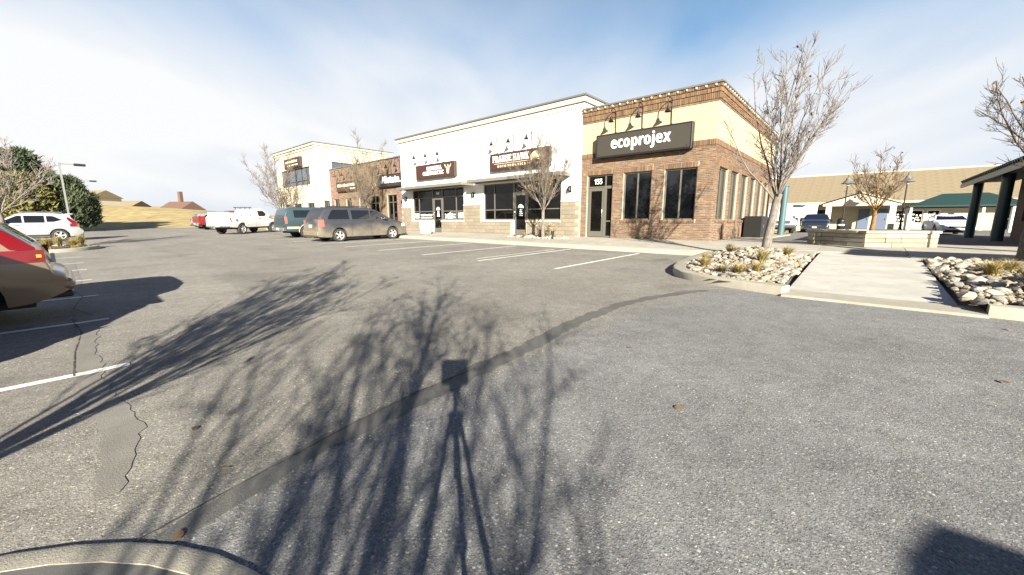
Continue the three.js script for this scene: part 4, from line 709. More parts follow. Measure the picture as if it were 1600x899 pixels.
{
  const r = rng(71), g = new THREE.Group(); g.name = 'tree_bed'; g.userData.kind = 'structure'; scene.add(g); const rest = [];
  for (let k = 0; k < 150; k++) { const x = -13.6 + r() * 3.6, z = -14.75 - r() * 0.9; if (r() < 0.3) { const o = mesh('stone', stoneGeo[k % 5], mat.rock[k % 2 ? 0 : 3], g); const s = 0.05 + r() * 0.07; o.position.set(x, walkLevel(x, z) + s * 0.35, z); o.scale.setScalar(s); o.rotation.y = r() * 6; } else { const s = 0.02 + r() * 0.03; rest.push(flat(new THREE.IcosahedronGeometry(s, 0)).translate(x, walkLevel(x, z) + s * 0.4, z)); } }
  mesh('pebbles', rest, mat.rock[0], g).userData.kind = 'stuff';
}
function evergreen(name, label, [x, y, z], w, h, seed, tones, n, top = 0.8, group) {
  const r = rng(seed), t = thing(name, label, 'evergreen', [x, y, z], 0, group), out = [];
  mesh('trunk', [tube([[0, -0.3, 0], [0.05, h * 0.4, 0], [0, h * 0.85, 0.05]], w * 0.07, w * 0.02, 8)], mat.bark, t);
  const clumps = []; for (let k = 0; k < 120; k++) { const f = Math.pow(r(), 0.85), a = r() * 6.28, prof = Math.pow(Math.sin(Math.PI * clamp(0.12 + 0.80 * Math.pow(f, top))), 0.7), rr = w * prof * (0.55 + 0.45 * Math.sqrt(r())); clumps.push([Math.cos(a) * rr, h * (0.03 + 0.95 * f), Math.sin(a) * rr, w * (0.16 + 0.16 * r()) * (0.6 + 0.5 * prof), Math.floor(r() * tones.length)]); }
  const pos = [], col = [];
  for (let k = 0; k < n; k++) {
    const c = clumps[Math.floor(r() * clumps.length)], u = V3(r() - 0.5, r() - 0.35, r() - 0.5).normalize(), q = c[3] * (0.55 + 0.5 * r()), p = V3(c[0] + u.x * q, Math.max(0.05, c[1] + u.y * q * 1.15), c[2] + u.z * q), s = 0.10 + 0.16 * r();
    const a = V3(r() - 0.5, r() * 0.8 - 0.1, r() - 0.5).normalize().multiplyScalar(s), b = V3(r() - 0.5, r() - 0.5, r() - 0.5).normalize().multiplyScalar(s * 0.45), tn = tones[c[4]], m = 0.7 + 0.6 * r();
    pos.push(p.x - b.x, p.y - b.y, p.z - b.z, p.x + b.x, p.y + b.y, p.z + b.z, p.x + a.x * 1.7 + u.x * s, p.y + a.y * 1.7 + 0.5 * s, p.z + a.z * 1.7 + u.z * s); for (let i = 0; i < 3; i++) col.push(tn[0] * m, tn[1] * m, tn[2] * m);
  }
  const g = new THREE.BufferGeometry(); g.setAttribute('position', new THREE.Float32BufferAttribute(pos, 3)); g.setAttribute('color', new THREE.Float32BufferAttribute(col, 3)); g.computeVertexNormals();
  mesh('crown', g, mat.needle, t);
}
mat.needle = M(1, 1, 1, { vertexColors: true, roughness: 0.9 });
const dk = [[0.045, 0.062, 0.028], [0.06, 0.075, 0.032], [0.035, 0.05, 0.025]], olv = [[0.12, 0.12, 0.035], [0.10, 0.105, 0.035], [0.15, 0.135, 0.04]];
evergreen('evergreen_tree', 'tallest dark evergreen behind the silver car and pale bare tree', [-64.5, 0.75, 3.3], 3.4, 7.6, 1, dk, 24000, 0.75);
evergreen('evergreen_tree', 'dark rounded evergreen beside the parking lot light pole', [-61.5, 0.75, 0.2], 2.5, 4.8, 2, dk, 22000, 0.9);
evergreen('evergreen_shrub', 'olive-green sprawling evergreen in front of the taller dark ones', [-58.5, 0.65, 3.4], 3.0, 4.6, 3, olv, 22000, 0.9);
evergreen('evergreen_shrub', 'small dark evergreen at the edge of the asphalt', [-58.6, 0.65, -0.9], 1.5, 3.1, 4, dk, 12000, 0.9);
evergreen('evergreen_tree', 'dark evergreen at the far left beyond the silver car', [-66, 0.75, 8.2], 3.6, 7.6, 5, dk, 20000, 0.8);

// ---------------------------------------------------------------- vehicles
// local frame: x from tail (0) to nose (L), y up from the ground, z across. Top silhouette is a polyline of [x, y].
const tyreGeo = (r, w) => lathe([[r * 0.66, -w * 0.42], [r * 0.8, -w * 0.5], [r * 0.94, -w * 0.47], [r * 0.99, -w * 0.33], [r, -w * 0.15], [r, w * 0.15], [r * 0.99, w * 0.33], [r * 0.94, w * 0.47], [r * 0.8, w * 0.5], [r * 0.66, w * 0.42]], 36).rotateX(Math.PI / 2);
function rimGeo(r, w, spokes) {
  const R = r * 0.68, out = [lathe([[R, -w * 0.4], [R * 1.0, w * 0.42], [R * 0.93, w * 0.46], [R * 0.9, w * 0.3], [R * 0.88, -w * 0.3]], 30).rotateX(Math.PI / 2), flat(new THREE.CylinderGeometry(R * 0.24, R * 0.28, 0.05, 16)).rotateX(Math.PI / 2).translate(0, 0, w * 0.34)];
  for (let k = 0; k < spokes; k++) { const g = bx(-R * 0.13, R * 0.13, R * 0.15, R * 0.92, w * 0.26, w * 0.36); const p = g.attributes.position; for (let i = 0; i < p.count; i++) if (p.getY(i) > R * 0.5) p.setX(i, p.getX(i) * 1.35); g.rotateZ((k / spokes) * Math.PI * 2); out.push(g); }
  return join(out);
}
const discGeo = (r) => flat(new THREE.CylinderGeometry(r, r, 0.02, 24)).rotateX(Math.PI / 2);
function wheel(parent, x, z, r, w, spokes, rimM = mat.rim) {
  const s = Math.sign(z), k = mesh('wheel', tyreGeo(r, w), mat.rubber, parent); k.position.set(x, r - 0.012, z); if (s < 0) k.rotation.y = Math.PI; k.rotation.z = x;
  mesh('rim', rimGeo(r, w, spokes), rimM, k); const d = mesh('brake_disc', discGeo(r * 0.6), mat.plastic, k); d.position.z = -w * 0.05; return k;
}
function makeCar(name, label, o) {
  const t = thing(name, label, o.category || 'car', [0, 0, 0], 0, o.group), { L, hw, sill, belt, roof, axles, R, top } = o, cabW = o.cabW ?? 0.80;
  const planW = (x) => hw * (1 - (o.noseIn ?? 0.13) * Math.pow(clamp((x - L * 0.80) / (L * 0.2)), 2.2) - (o.tailIn ?? 0.07) * Math.pow(clamp((L * 0.16 - x) / (L * 0.16)), 2.2));
  const prof = (y) => { if (y < sill + 0.28) return lerp(0.935, 0.992, clamp((y - sill) / 0.28)); if (y < belt) { const a = (y - sill - 0.28) / (belt - sill - 0.28); return 0.992 + 0.008 * Math.sin(a * Math.PI) - 0.022 * a * a; } const a = clamp((y - belt) / (roof - belt)); return lerp(0.97, cabW, 0.82 * a + 0.18 * a * a); };
  const W = (x, y) => planW(x) * prof(y);
  // stations along the silhouette
  const st = []; for (let i = 0; i < top.length - 1; i++) { const [ax, ay] = top[i], [bx2, by] = top[i + 1], n = Math.max(1, Math.ceil(Math.hypot(bx2 - ax, by - ay) / 0.12)); for (let k = 0; k < n; k++) st.push([lerp(ax, bx2, k / n), lerp(ay, by, k / n)]); } st.push(top[top.length - 1]);
  const topAt = (x) => { for (let i = 0; i < st.length - 1; i++) if (x >= st[i][0] && x <= st[i + 1][0] && st[i + 1][0] > st[i][0] + 1e-6) return lerp(st[i][1], st[i + 1][1], (x - st[i][0]) / (st[i + 1][0] - st[i][0])); return st[st.length - 1][1]; };
  const Ra = R + (o.archGap ?? 0.055); for (const a of axles) for (let k = 0; k <= 18; k++) { const x = a - Ra * Math.cos((k / 18) * Math.PI); if (x > 0.02 && x < L - 0.02) st.push([x, topAt(x)]); } for (const a of axles) for (const e of [-1, 1]) { const x = a + e * (Ra + 0.004); if (x > 0.02 && x < L - 0.02) st.push([x, topAt(x)]); }
  st.forEach((s, i) => (s.k = i)); const lastTop = top.length; void lastTop; st.sort((a, b) => a[0] - b[0] || a.k - b.k);
  const bot = (x, y) => { let b = sill + (o.endLift ?? 0.05) * (Math.pow(clamp((x - L * 0.86) / (L * 0.14)), 2) + Math.pow(clamp((L * 0.12 - x) / (L * 0.12)), 2)); for (const a of axles) { const d = Math.abs(x - a); if (d < Ra) b = Math.max(b, R + Math.sqrt(Ra * Ra - d * d)); } return Math.min(b, y - 0.02); };
  const NS = 16, rr = o.round ?? 0.075, sec = (x, y) => {
    const b = bot(x, y), r = Math.min(rr, (y - b) * 0.45), pts = [[0, b]]; for (let i = 0; i <= NS; i++) { const yy = lerp(b, y - r, i / NS); pts.push([W(x, yy), yy]); }
    const zr = W(x, y - r); for (let i = 1; i <= 4; i++) { const a = (i / 4) * Math.PI / 2; pts.push([zr - r * 1.5 * (1 - Math.cos(a)), y - r + r * Math.sin(a) * 0.86]); } const zt = zr - r * 1.5; for (let i = 1; i <= 4; i++) { const f = 1 - i / 4; pts.push([zt * f, y - r * 0.14 * f * f]); } return pts;
  };
  const pos = [], idx = [], m = NS + 10; st.forEach(([x, y], i) => { for (const [z, yy] of sec(x, y)) pos.push(x, yy, z); if (i) for (let k = 0; k < m - 1; k++) { const a = (i - 1) * m + k, b = i * m + k; idx.push(a, b, a + 1, b, b + 1, a + 1); } });
  const e = (st.length - 1) * m; for (const s of [0, e]) for (let k = 1; k < m - 1; k++) idx.push(s, s + k, s + k + 1);
  const half = new THREE.BufferGeometry(); half.setAttribute('position', new THREE.Float32BufferAttribute(pos, 3)); half.setIndex(idx);
  const other = half.clone(); other.scale(1, 1, -1); other.setIndex(idx.map((_, i) => idx[i - (i % 3) + [0, 2, 1][i % 3]]));
  let g = mergeVertices(mergeGeometries([half, other]), 1e-4); g.computeVertexNormals(); g = toCreasedNormals(g, 0.62);
  const p = g.attributes.position, uv = new Float32Array(p.count * 2); for (let i = 0; i < p.count; i++) { uv[i * 2] = p.getX(i); uv[i * 2 + 1] = p.getY(i); } g.setAttribute('uv', new THREE.BufferAttribute(uv, 2));
  if (o.tint) { const c = new Float32Array(p.count * 3); for (let i = 0; i < p.count; i++) { const q = o.tint(p.getX(i), p.getY(i), p.getZ(i)); c.set(q, i * 3); } g.setAttribute('color', new THREE.BufferAttribute(c, 3)); }
  mesh('body', g, o.paint, t);
  // patch lying on the flank between two curves
  const flank = (x0, x1, lo, hi, off, s, nx = 14, ny = 6) => { const ps = [], id = []; for (let i = 0; i <= nx; i++) { const x = lerp(x0, x1, i / nx), a = typeof lo === 'function' ? lo(x) : lo, b = typeof hi === 'function' ? hi(x) : hi; for (let j = 0; j <= ny; j++) { const y = lerp(a, b, j / ny); ps.push(x, y, s * (W(x, y) + off)); } } for (let i = 0; i < nx; i++) for (let j = 0; j < ny; j++) { const a = i * (ny + 1) + j, b = a + ny + 1; s > 0 ? id.push(a, b, a + 1, b, b + 1, a + 1) : id.push(a, a + 1, b, b, a + 1, b + 1); } const q = new THREE.BufferGeometry(); q.setAttribute('position', new THREE.Float32BufferAttribute(ps, 3)); q.setIndex(id); q.computeVertexNormals(); return metreUV(flat(q)); };
  // patch lying on the top silhouette between two points of it
  const over = (ax, ay, bx2, by, za, zb, off, nz = 10, n = 6) => { const ps = [], id = []; const nxv = -(by - ay), nyv = bx2 - ax, l = Math.hypot(nxv, nyv); for (let i = 0; i <= n; i++) { const x = lerp(ax, bx2, i / n), y = lerp(ay, by, i / n), wmax = W(x, y - rr * 0.6) - rr * 1.0; for (let j = 0; j <= nz; j++) { const f = lerp(za, zb, j / nz), z = f * wmax; ps.push(x + (nxv / l) * off, y + (nyv / l) * off - rr * 0.14 * f * f, z); } } for (let i = 0; i < n; i++) for (let j = 0; j < nz; j++) { const a = i * (nz + 1) + j, b = a + nz + 1; id.push(a, a + 1, b, b, a + 1, b + 1); } const q = new THREE.BufferGeometry(); q.setAttribute('position', new THREE.Float32BufferAttribute(ps, 3)); q.setIndex(id); q.computeVertexNormals(); return metreUV(flat(q)); };
  for (const s of [-1, 1]) {
    for (const w of o.windows || []) { mesh('side_window', flank(w[0], w[1], w[2], w[3], 0.004, s, 18, 6), w[4] || mat.carGlass, t); }
    for (const x of o.seams || []) mesh('door_seam', flank(x - 0.006, x + 0.006, sill + 0.06, (q) => Math.min(belt + 0.0, topAt(q) - 0.1), 0.003, s, 1, 12), mat.plastic, t);
    for (const [a, b, c, d, mm] of o.strips || []) mesh('trim_strip', flank(a, b, c, d, 0.009, s, 24, 2), mm || mat.plastic, t);
    for (const [x, y] of o.handles || []) { const h = mesh('door_handle', [rbx(-0.10, 0.10, -0.018, 0.018, -0.02, 0.03, 0.014)], o.handleM || mat.plastic, t); h.position.set(x, y, s * W(x, y)); }
    if (o.mirror) { const [x, y] = o.mirror, q = mesh('mirror', [rbx(-0.09, 0.11, -0.08, 0.09, -0.03, 0.22, 0.05, 3)], o.mirrorM || o.paint2 || mat.plastic, t); q.position.set(x, y, s * (W(x, y) - 0.02)); q.scale.z = s; }
    for (const [a, b, c, d, mm, nm] of o.lights || []) mesh(nm || 'tail_light', flank(a, b, c, d, 0.008, s, 8, 6), mm, t);
    for (const a of axles) wheel(t, a, s * (hw - (o.wheelW ?? 0.21) * 0.5 - 0.015), R, o.wheelW ?? 0.21, o.spokes ?? 5, o.rimM);
    if (o.arch) for (const a of axles) mesh('arch_trim', [tube(range(-0.05, Math.PI + 0.05, 16).map((q) => { const x = a + (Ra + 0.02) * Math.cos(q), y = R + (Ra + 0.02) * Math.sin(q); return V3(x, y, s * (W(x, y) + 0.004)); }), 0.028, 0.028, 5)], o.arch, t);
  }
  for (const [ax, ay, bx2, by, zw, nm, mm] of o.screens || []) mesh(nm || 'windscreen', over(ax, ay, bx2, by, -zw, zw, 0.006), mm || mat.carGlass, t);
  for (const [ax, ay, bx2, by, za, zb, nm, mm] of o.endLights || []) for (const s of [-1, 1]) mesh(nm, over(ax, ay, bx2, by, s < 0 ? -zb : za, s < 0 ? -za : zb, 0.010, 4, 4), mm, t);
  mesh('underbody', [bx(0.35, L - 0.35, sill * 0.75, R * 1.55, -hw * 0.62, hw * 0.62)], mat.plastic, t);
  if (o.extra) o.extra(t, { W, topAt, over, flank });
  t.userData.size = undefined; delete t.userData.size;
  return { t, L };
}
// put a car: tail-to-nose direction given by heading (0 = nose toward -z), (x, z) is the middle of the car
function park({ t, L }, x, z, heading, lvl = lotLevel) {
  const inner = new THREE.Group(); void inner; const dx = -Math.sin(heading), dz = -Math.cos(heading);
  t.position.set(x - dx * L / 2, lvl(x, z), z - dz * L / 2); t.rotation.order = 'YXZ';
  const a = lvl(x + dx * 1.5, z + dz * 1.5), b = lvl(x - dx * 1.5, z - dz * 1.5); t.position.y = lvl(x, z) - ((a - b) / 3) * (L / 2);
  t.rotation.set(0, heading + Math.PI / 2, Math.atan2(a - b, 3), 'YXZ');
}
const paint = (r, g, b, metal = 0.35, rough = 0.38) => P(r, g, b, { metalness: metal, roughness: rough, clearcoat: 0.7, clearcoatRoughness: 0.12 });
const plateM = M(0.5, 0.55, 0.5, { roughness: 0.5 });

// dark minivan, its lower half dusted tan
{
  const L = 5.14, dust = P(1, 1, 1, { vertexColors: true, metalness: 0.15, roughness: 0.55, clearcoat: 0.25, clearcoatRoughness: 0.4 });
  const van = makeCar('minivan', 'dark grey minivan with tan road dust on its flanks, parked nose to the shops', {
    category: 'minivan', L, hw: 0.98, sill: 0.24, belt: 1.08, roof: 1.77, axles: [1.05, 4.13], R: 0.335, wheelW: 0.22, spokes: 5, cabW: 0.76, noseIn: 0.18,
    top: [[0.0, 0.42], [-0.0, 0.72], [0.03, 0.95], [0.10, 1.12], [0.26, 1.52], [0.40, 1.68], [0.60, 1.745], [1.3, 1.78], [2.2, 1.775], [2.9, 1.72], [3.25, 1.63], [4.12, 1.14], [4.3, 1.09], [4.7, 0.99], [4.98, 0.86], [5.1, 0.70], [5.14, 0.5], [5.12, 0.34]],
    paint: dust, tint: (x, y, z) => { const n = fbm(x * 2.2 + 3, y * 3.4, z * 2, 4), st = fbm(x * 7, y * 7 + 3, z * 6, 3); const d = clamp(smooth(0.96, 0.40, y + (n - 0.5) * 0.5) * (0.45 + 0.75 * st) + smooth(0.25, 0.0, x) * smooth(0.35, 0.55, n) * 0.9 * smooth(1.75, 1.2, y)); return [lerp(0.026, 0.16, d), lerp(0.029, 0.140, d), lerp(0.038, 0.105, d)]; },
    windows: [[0.52, 1.62, 1.14, (x) => 1.16 + 0.46 * smooth(0.40, 0.86, x)], [1.78, 2.78, 1.13, 1.60], [2.86, 3.72, (x) => 1.12, (x) => Math.max(1.13, Math.min(1.585, 1.585 - (x - 3.18) * 0.60))]],
    seams: [1.72, 2.82, 3.86], handles: [[2.95, 1.03], [2.66, 1.03]], mirror: [3.62, 1.17], arch: null, mirrorM: paint(0.05, 0.052, 0.06),
    strips: [[0.45, 1.66, 1.085, 1.10], [1.76, 3.9, 1.075, 1.09]],
    screens: [[3.30, 1.585, 4.05, 1.165, 0.98], [0.12, 1.16, 0.25, 1.49, 0.86, 'rear_window']],
    lights: [[0.04, 0.30, 0.78, (x) => 1.10 + x * 0.1, mat.redPale, 'tail_light'], [4.72, 5.0, 0.70, 0.86, mat.lens, 'headlight']],
    extra: (t, { W }) => {
      mesh('rear_bumper', [rbx(-0.06, 0.22, 0.32, 0.56, -0.9, 0.9, 0.06, 3)], M(0.20, 0.165, 0.11, { map: gStone, roughness: 0.85 }), t);
      mesh('licence_plate', [bx(-0.018, 0.0, 0.74, 0.88, -0.16, 0.16)], plateM, t);
      mesh('front_bumper', [rbx(4.86, 5.18, 0.22, 0.46, -0.78, 0.78, 0.08, 3)], mat.plastic, t);
      for (const s of [-1, 1]) mesh('roof_rail', [tube([[0.8, 1.74, s * 0.62], [0.9, 1.80, s * 0.62], [2.7, 1.79, s * 0.62], [2.85, 1.72, s * 0.62]], 0.018, 0.018, 6)], mat.plastic, t);
      for (const x of [1.2, 2.3]) mesh('cross_bar', [tube([[x, 1.81, -0.62], [x, 1.835, 0], [x, 1.81, 0.62]], 0.018, 0.018, 6)], mat.plastic, t);
      mesh('wiper', [tube([[0.115, 1.17, -0.3], [0.17, 1.28, 0.25]], 0.01, 0.01, 5)], mat.plastic, t); void W;
    },
  }); park(van, -21.15, -10.9, 0);
}
// teal full-size estate truck
{
  const L = 5.56, pt = paint(0.030, 0.055, 0.065, 0.2, 0.4), tan = M(0.30, 0.27, 0.20, { roughness: 0.7 });
  const wagon = (label, pt, tan) => makeCar('utility_wagon', label, {
    category: 'car', L, hw: 0.98, sill: 0.40, belt: 1.16, roof: 1.86, axles: [1.22, 4.55], R: 0.38, wheelW: 0.25, cabW: 0.84, tailIn: 0.05, noseIn: 0.06, round: 0.07,
    top: [[0.0, 0.58], [0.0, 0.9], [0.02, 1.15], [0.10, 1.45], [0.20, 1.70], [0.36, 1.82], [0.7, 1.86], [2.4, 1.865], [3.3, 1.82], [3.45, 1.76], [3.98, 1.24], [4.1, 1.19], [5.2, 1.10], [5.46, 1.03], [5.54, 0.85], [5.56, 0.6]],
    paint: pt, paint2: pt, windows: [[0.55, 1.75, 1.22, 1.66], [1.85, 2.72, 1.22, 1.66], [2.82, 3.72, 1.22, (x) => Math.max(1.23, Math.min(1.66, 1.66 - (x - 3.36) * 0.95))]], seams: [1.80, 2.77, 3.8], handles: [[2.0, 1.08], [2.95, 1.08]], mirror: [3.62, 1.27],
    strips: [[0.1, 0.78, 0.56, 0.70, tan], [1.7, 4.05, 0.44, 0.62, tan]], lights: [[0.02, 0.15, 0.88, 1.28, mat.redPale, 'tail_light'], [5.3, 5.5, 0.82, 1.0, mat.lens, 'headlight']], screens: [[3.5, 1.71, 3.94, 1.27, 0.98], [0.03, 1.20, 0.19, 1.66, 0.86, 'rear_window']],
    arch: tan, extra: (t) => { mesh('rear_bumper', [rbx(-0.12, 0.06, 0.46, 0.64, -0.92, 0.92, 0.03)], mat.chrome, t); mesh('front_bumper', [rbx(5.5, 5.64, 0.44, 0.64, -0.92, 0.92, 0.03)], mat.chrome, t); mesh('licence_plate', [bx(-0.135, -0.122, 0.5, 0.62, -0.16, 0.16)], plateM, t); },
  });
  park(wagon('dark teal full-size utility wagon with tan lower trim beside the minivan', pt, tan), -26.45, -11.4, 0);
  park(wagon('black full-size utility wagon parked behind the camera tripod', paint(0.015, 0.015, 0.017), mat.plastic), 4.60, 2.9, Math.PI);
}
// pickups
function pickup(name, label, pt, group) {
  const L = 5.5;
  return makeCar(name, label, {
    category: 'pickup', group, L, hw: 0.97, sill: 0.52, belt: 1.24, roof: 1.93, axles: [1.15, 4.5], R: 0.40, wheelW: 0.26, spokes: 6, cabW: 0.80, tailIn: 0.02, noseIn: 0.08, round: 0.06, archGap: 0.08,
    top: [[0.0, 0.66], [0.0, 1.30], [0.04, 1.34], [2.55, 1.35], [2.62, 1.36], [2.66, 1.60], [2.72, 1.85], [2.85, 1.92], [3.5, 1.93], [3.72, 1.88], [4.28, 1.35], [4.36, 1.31], [5.1, 1.22], [5.40, 1.13], [5.48, 0.95], [5.5, 0.7]],
    paint: pt, paint2: pt, windows: [[2.98, 3.98, (x) => 1.33, (x) => Math.max(1.34, Math.min(1.76, 1.76 - (x - 3.62) * 0.92))]], seams: [2.86, 4.08, 2.6], handles: [[3.02, 1.18]], mirror: [3.92, 1.38], handleM: mat.plastic,
    lights: [[0.01, 0.11, 0.95, 1.25, mat.red, 'tail_light'], [5.22, 5.44, 0.9, 1.08, mat.lens, 'headlight']], screens: [[3.78, 1.82, 4.24, 1.39, 0.96], [2.675, 1.42, 2.73, 1.80, 0.8, 'rear_window']],
    extra: (t) => { mesh('bed_well', [bx(0.10, 2.52, 1.352, 1.362, -0.80, 0.80)], mat.plastic, t); mesh('rear_bumper', [rbx(-0.14, 0.04, 0.56, 0.72, -0.9, 0.9, 0.03)], mat.chrome, t); mesh('front_bumper', [rbx(5.42, 5.6, 0.52, 0.74, -0.92, 0.92, 0.04)], mat.chrome, t); mesh('licence_plate', [bx(-0.155, -0.141, 0.58, 0.70, -0.15, 0.15)], plateM, t); mesh('grille', [bx(5.49, 5.52, 0.78, 1.0, -0.55, 0.55)], mat.plastic, t); },
  });
}
{
  const w = pickup('pickup_truck', 'white lifted pickup with a rack behind its cab, parked askew', P(0.74, 0.74, 0.73, { roughness: 0.35, clearcoat: 0.6 }));
  mesh('cab_rack', [...[-0.6, -0.2, 0.2, 0.6].map((z) => tube([[2.5, 1.34, z], [2.5, 2.02, z]], 0.03, 0.03, 6)), tube([[2.5, 2.02, -0.75], [2.5, 2.02, 0.75]], 0.03, 0.03, 6)], mat.plastic, w.t);
  mesh('tool_box', [rbx(0.08, 0.85, 1.36, 1.60, -0.85, 0.85, 0.03)], mat.white, w.t); mesh('fuel_door', [flat(new THREE.CylinderGeometry(0.09, 0.09, 0.012, 14)).rotateX(Math.PI / 2).translate(0.62, 1.05, 0.972)], mat.steel, w.t);
  park(w, -37.05, -9.7, 0.64);
  const r = pickup('pickup_truck', 'dark red pickup parked beyond the white pickup', paint(0.22, 0.016, 0.018)); park(r, -50.4, -11.5, 0.1);
}
// the near wagon at the left edge: bronze, tall red tail lamps
{
  const L = 4.64, pt = paint(0.22, 0.165, 0.112, 0.4, 0.42);
  const spec = (paintM) => ({
    category: 'car', L, hw: 0.945, sill: 0.28, belt: 1.06, roof: 1.70, axles: [0.98, 3.75], R: 0.36, wheelW: 0.235, spokes: 5, cabW: 0.72, tailIn: 0.16, noseIn: 0.2, round: 0.09, endLift: 0.16,
    top: [[0.0, 0.50], [-0.03, 0.62], [0.0, 0.72], [0.10, 0.80], [0.13, 0.92], [0.17, 1.08], [0.42, 1.48], [0.36, 1.57], [0.55, 1.64], [1.2, 1.70], [2.0, 1.71], [2.5, 1.66], [3.4, 1.14], [3.5, 1.10], [4.2, 0.98], [4.48, 0.86], [4.6, 0.66], [4.64, 0.42]].map(([a, b], i) => (i === 7 ? [0.43, 1.60] : i === 1 ? [0, 0.62] : [a, b])),
    paint: paintM, paint2: paintM, windows: [[0.78, 1.40, (x) => 1.16 + 0.12 * smooth(1.2, 0.7, x), (x) => 1.29 + 0.22 * smooth(0.74, 1.2, x)], [1.48, 2.26, 1.12, 1.53], [2.34, 3.14, 1.11, (x) => Math.max(1.12, Math.min(1.53, 1.53 - (x - 2.5) * 0.56))]], seams: [1.44, 2.30, 3.2], handles: [[1.66, 0.98], [2.52, 0.98]], mirror: [3.0, 1.16],
    screens: [[2.56, 1.62, 3.34, 1.17, 0.97], [0.19, 1.11, 0.41, 1.46, 0.80, 'rear_window']],
    strips: [[1.36, 3.36, 0.30, 0.42], [0.62, 1.36, 0.74, 0.745]],
    lights: [[0.10, 0.50, 0.86, (x) => 1.064, mat.red, 'tail_light'], [0.22, 0.58, (x) => 1.065 + Math.max(0, x - 0.42) * 1.5, (x) => Math.min(1.44, 1.12 + Math.max(0, x - 0.20) * 1.0), mat.red, 'tail_light'], [4.2, 4.5, 0.76, 0.90, mat.lens, 'headlight'], [0.145, 0.185, 0.93, 0.965, mat.amber, 'indicator']],
    extra: (t, { W }) => { mesh('rear_bumper', [rbx(-0.05, 0.3, 0.46, 0.66, -0.80, 0.80, 0.08, 3)], paintM, t); mesh('lower_valance', [rbx(-0.02, 0.32, 0.36, 0.455, -0.76, 0.76, 0.03, 2)], mat.plastic, t); mesh('licence_plate', [bx(0.10, 0.14, 0.86, 0.98, -0.16, 0.16)], plateM, t); mesh('spoiler', [rbx(0.30, 0.62, 1.60, 1.66, -0.60, 0.60, 0.02)], paintM, t); for (const s of [-1, 1]) { mesh('roof_rail', [tube([[0.7, 1.66, s * 0.58], [0.85, 1.745, s * 0.58], [2.3, 1.745, s * 0.58], [2.45, 1.67, s * 0.58]], 0.02, 0.02, 6)], mat.chrome, t); mesh('exhaust_tip', [cyl(0.035, 0.035, -0.06, 0.06, 0, 0, 12).rotateZ(Math.PI / 2).translate(0.06, 0.34, s * 0.55)], mat.chrome, t); } void W; },
  });
  const low = { ...spec(pt), roof: 1.52, belt: 1.0, cabW: 0.74, top: [[0.0, 0.44], [0.0, 0.60], [0.03, 0.68], [0.13, 0.74], [0.17, 0.88], [0.25, 1.06], [0.53, 1.35], [0.68, 1.43], [1.2, 1.50], [2.0, 1.52], [2.5, 1.48], [3.4, 1.06], [3.5, 1.03], [4.2, 0.92], [4.48, 0.80], [4.6, 0.62], [4.64, 0.40]],
    windows: [[0.98, 1.50, (x) => 1.06 + 0.10 * smooth(1.3, 0.9, x), (x) => 1.18 + 0.17 * smooth(0.94, 1.3, x)], [1.58, 2.30, 1.05, 1.37], [2.38, 3.12, 1.04, (x) => Math.max(1.05, Math.min(1.37, 1.37 - (x - 2.58) * 0.56))]], seams: [1.54, 2.34, 3.2], handles: [[1.72, 0.93], [2.55, 0.93]], mirror: [3.0, 1.09],
    screens: [[2.58, 1.44, 3.34, 1.09, 0.97], [0.27, 1.08, 0.52, 1.335, 0.80, 'rear_window']],
    lights: [[0.17, 0.62, 0.84, 1.0, mat.red, 'tail_light'], [0.24, 0.66, (x) => 1.003 + Math.max(0, x - 0.44) * 1.25, (x) => Math.min(1.30, 1.03 + Math.max(0, x - 0.24) * 0.92), mat.red, 'tail_light'], [4.2, 4.5, 0.70, 0.84, mat.lens, 'headlight'], [0.20, 0.245, 0.90, 0.94, mat.amber, 'indicator']],
    extra: (t) => { mesh('rear_bumper', [rbx(-0.05, 0.3, 0.42, 0.60, -0.80, 0.80, 0.08, 3)], pt, t); mesh('lower_valance', [rbx(-0.02, 0.32, 0.33, 0.415, -0.76, 0.76, 0.03, 2)], mat.plastic, t); mesh('licence_plate', [bx(0.10, 0.14, 0.78, 0.90, -0.16, 0.16)], plateM, t); for (const s of [-1, 1]) mesh('roof_rail', [tube([[0.9, 1.44, s * 0.58], [1.05, 1.54, s * 0.58], [2.3, 1.56, s * 0.58], [2.45, 1.48, s * 0.58]], 0.018, 0.018, 6)], mat.chrome, t); } };
  park(makeCar('estate_car', 'bronze estate car with tall red tail lamps at the painted stalls', low), -8.95, 2.37, Math.PI);
  park(makeCar('crossover_car', 'dark grey crossover in the stall nearest the flush concrete island', spec(paint(0.05, 0.05, 0.055))), -6.1, 3.72, Math.PI);
  park(makeCar('crossover_car', 'silver crossover parked beyond the far kerbed island', { ...spec(paint(0.40, 0.41, 0.42, 0.4, 0.35)), R: 0.36 }), -37.4, 1.6, Math.PI);
  park(makeCar('crossover_car', 'small grey crossover parked beyond the red pickup', { ...spec(paint(0.25, 0.25, 0.25, 0.3)) }), -55.2, -11.6, 0.1);
}
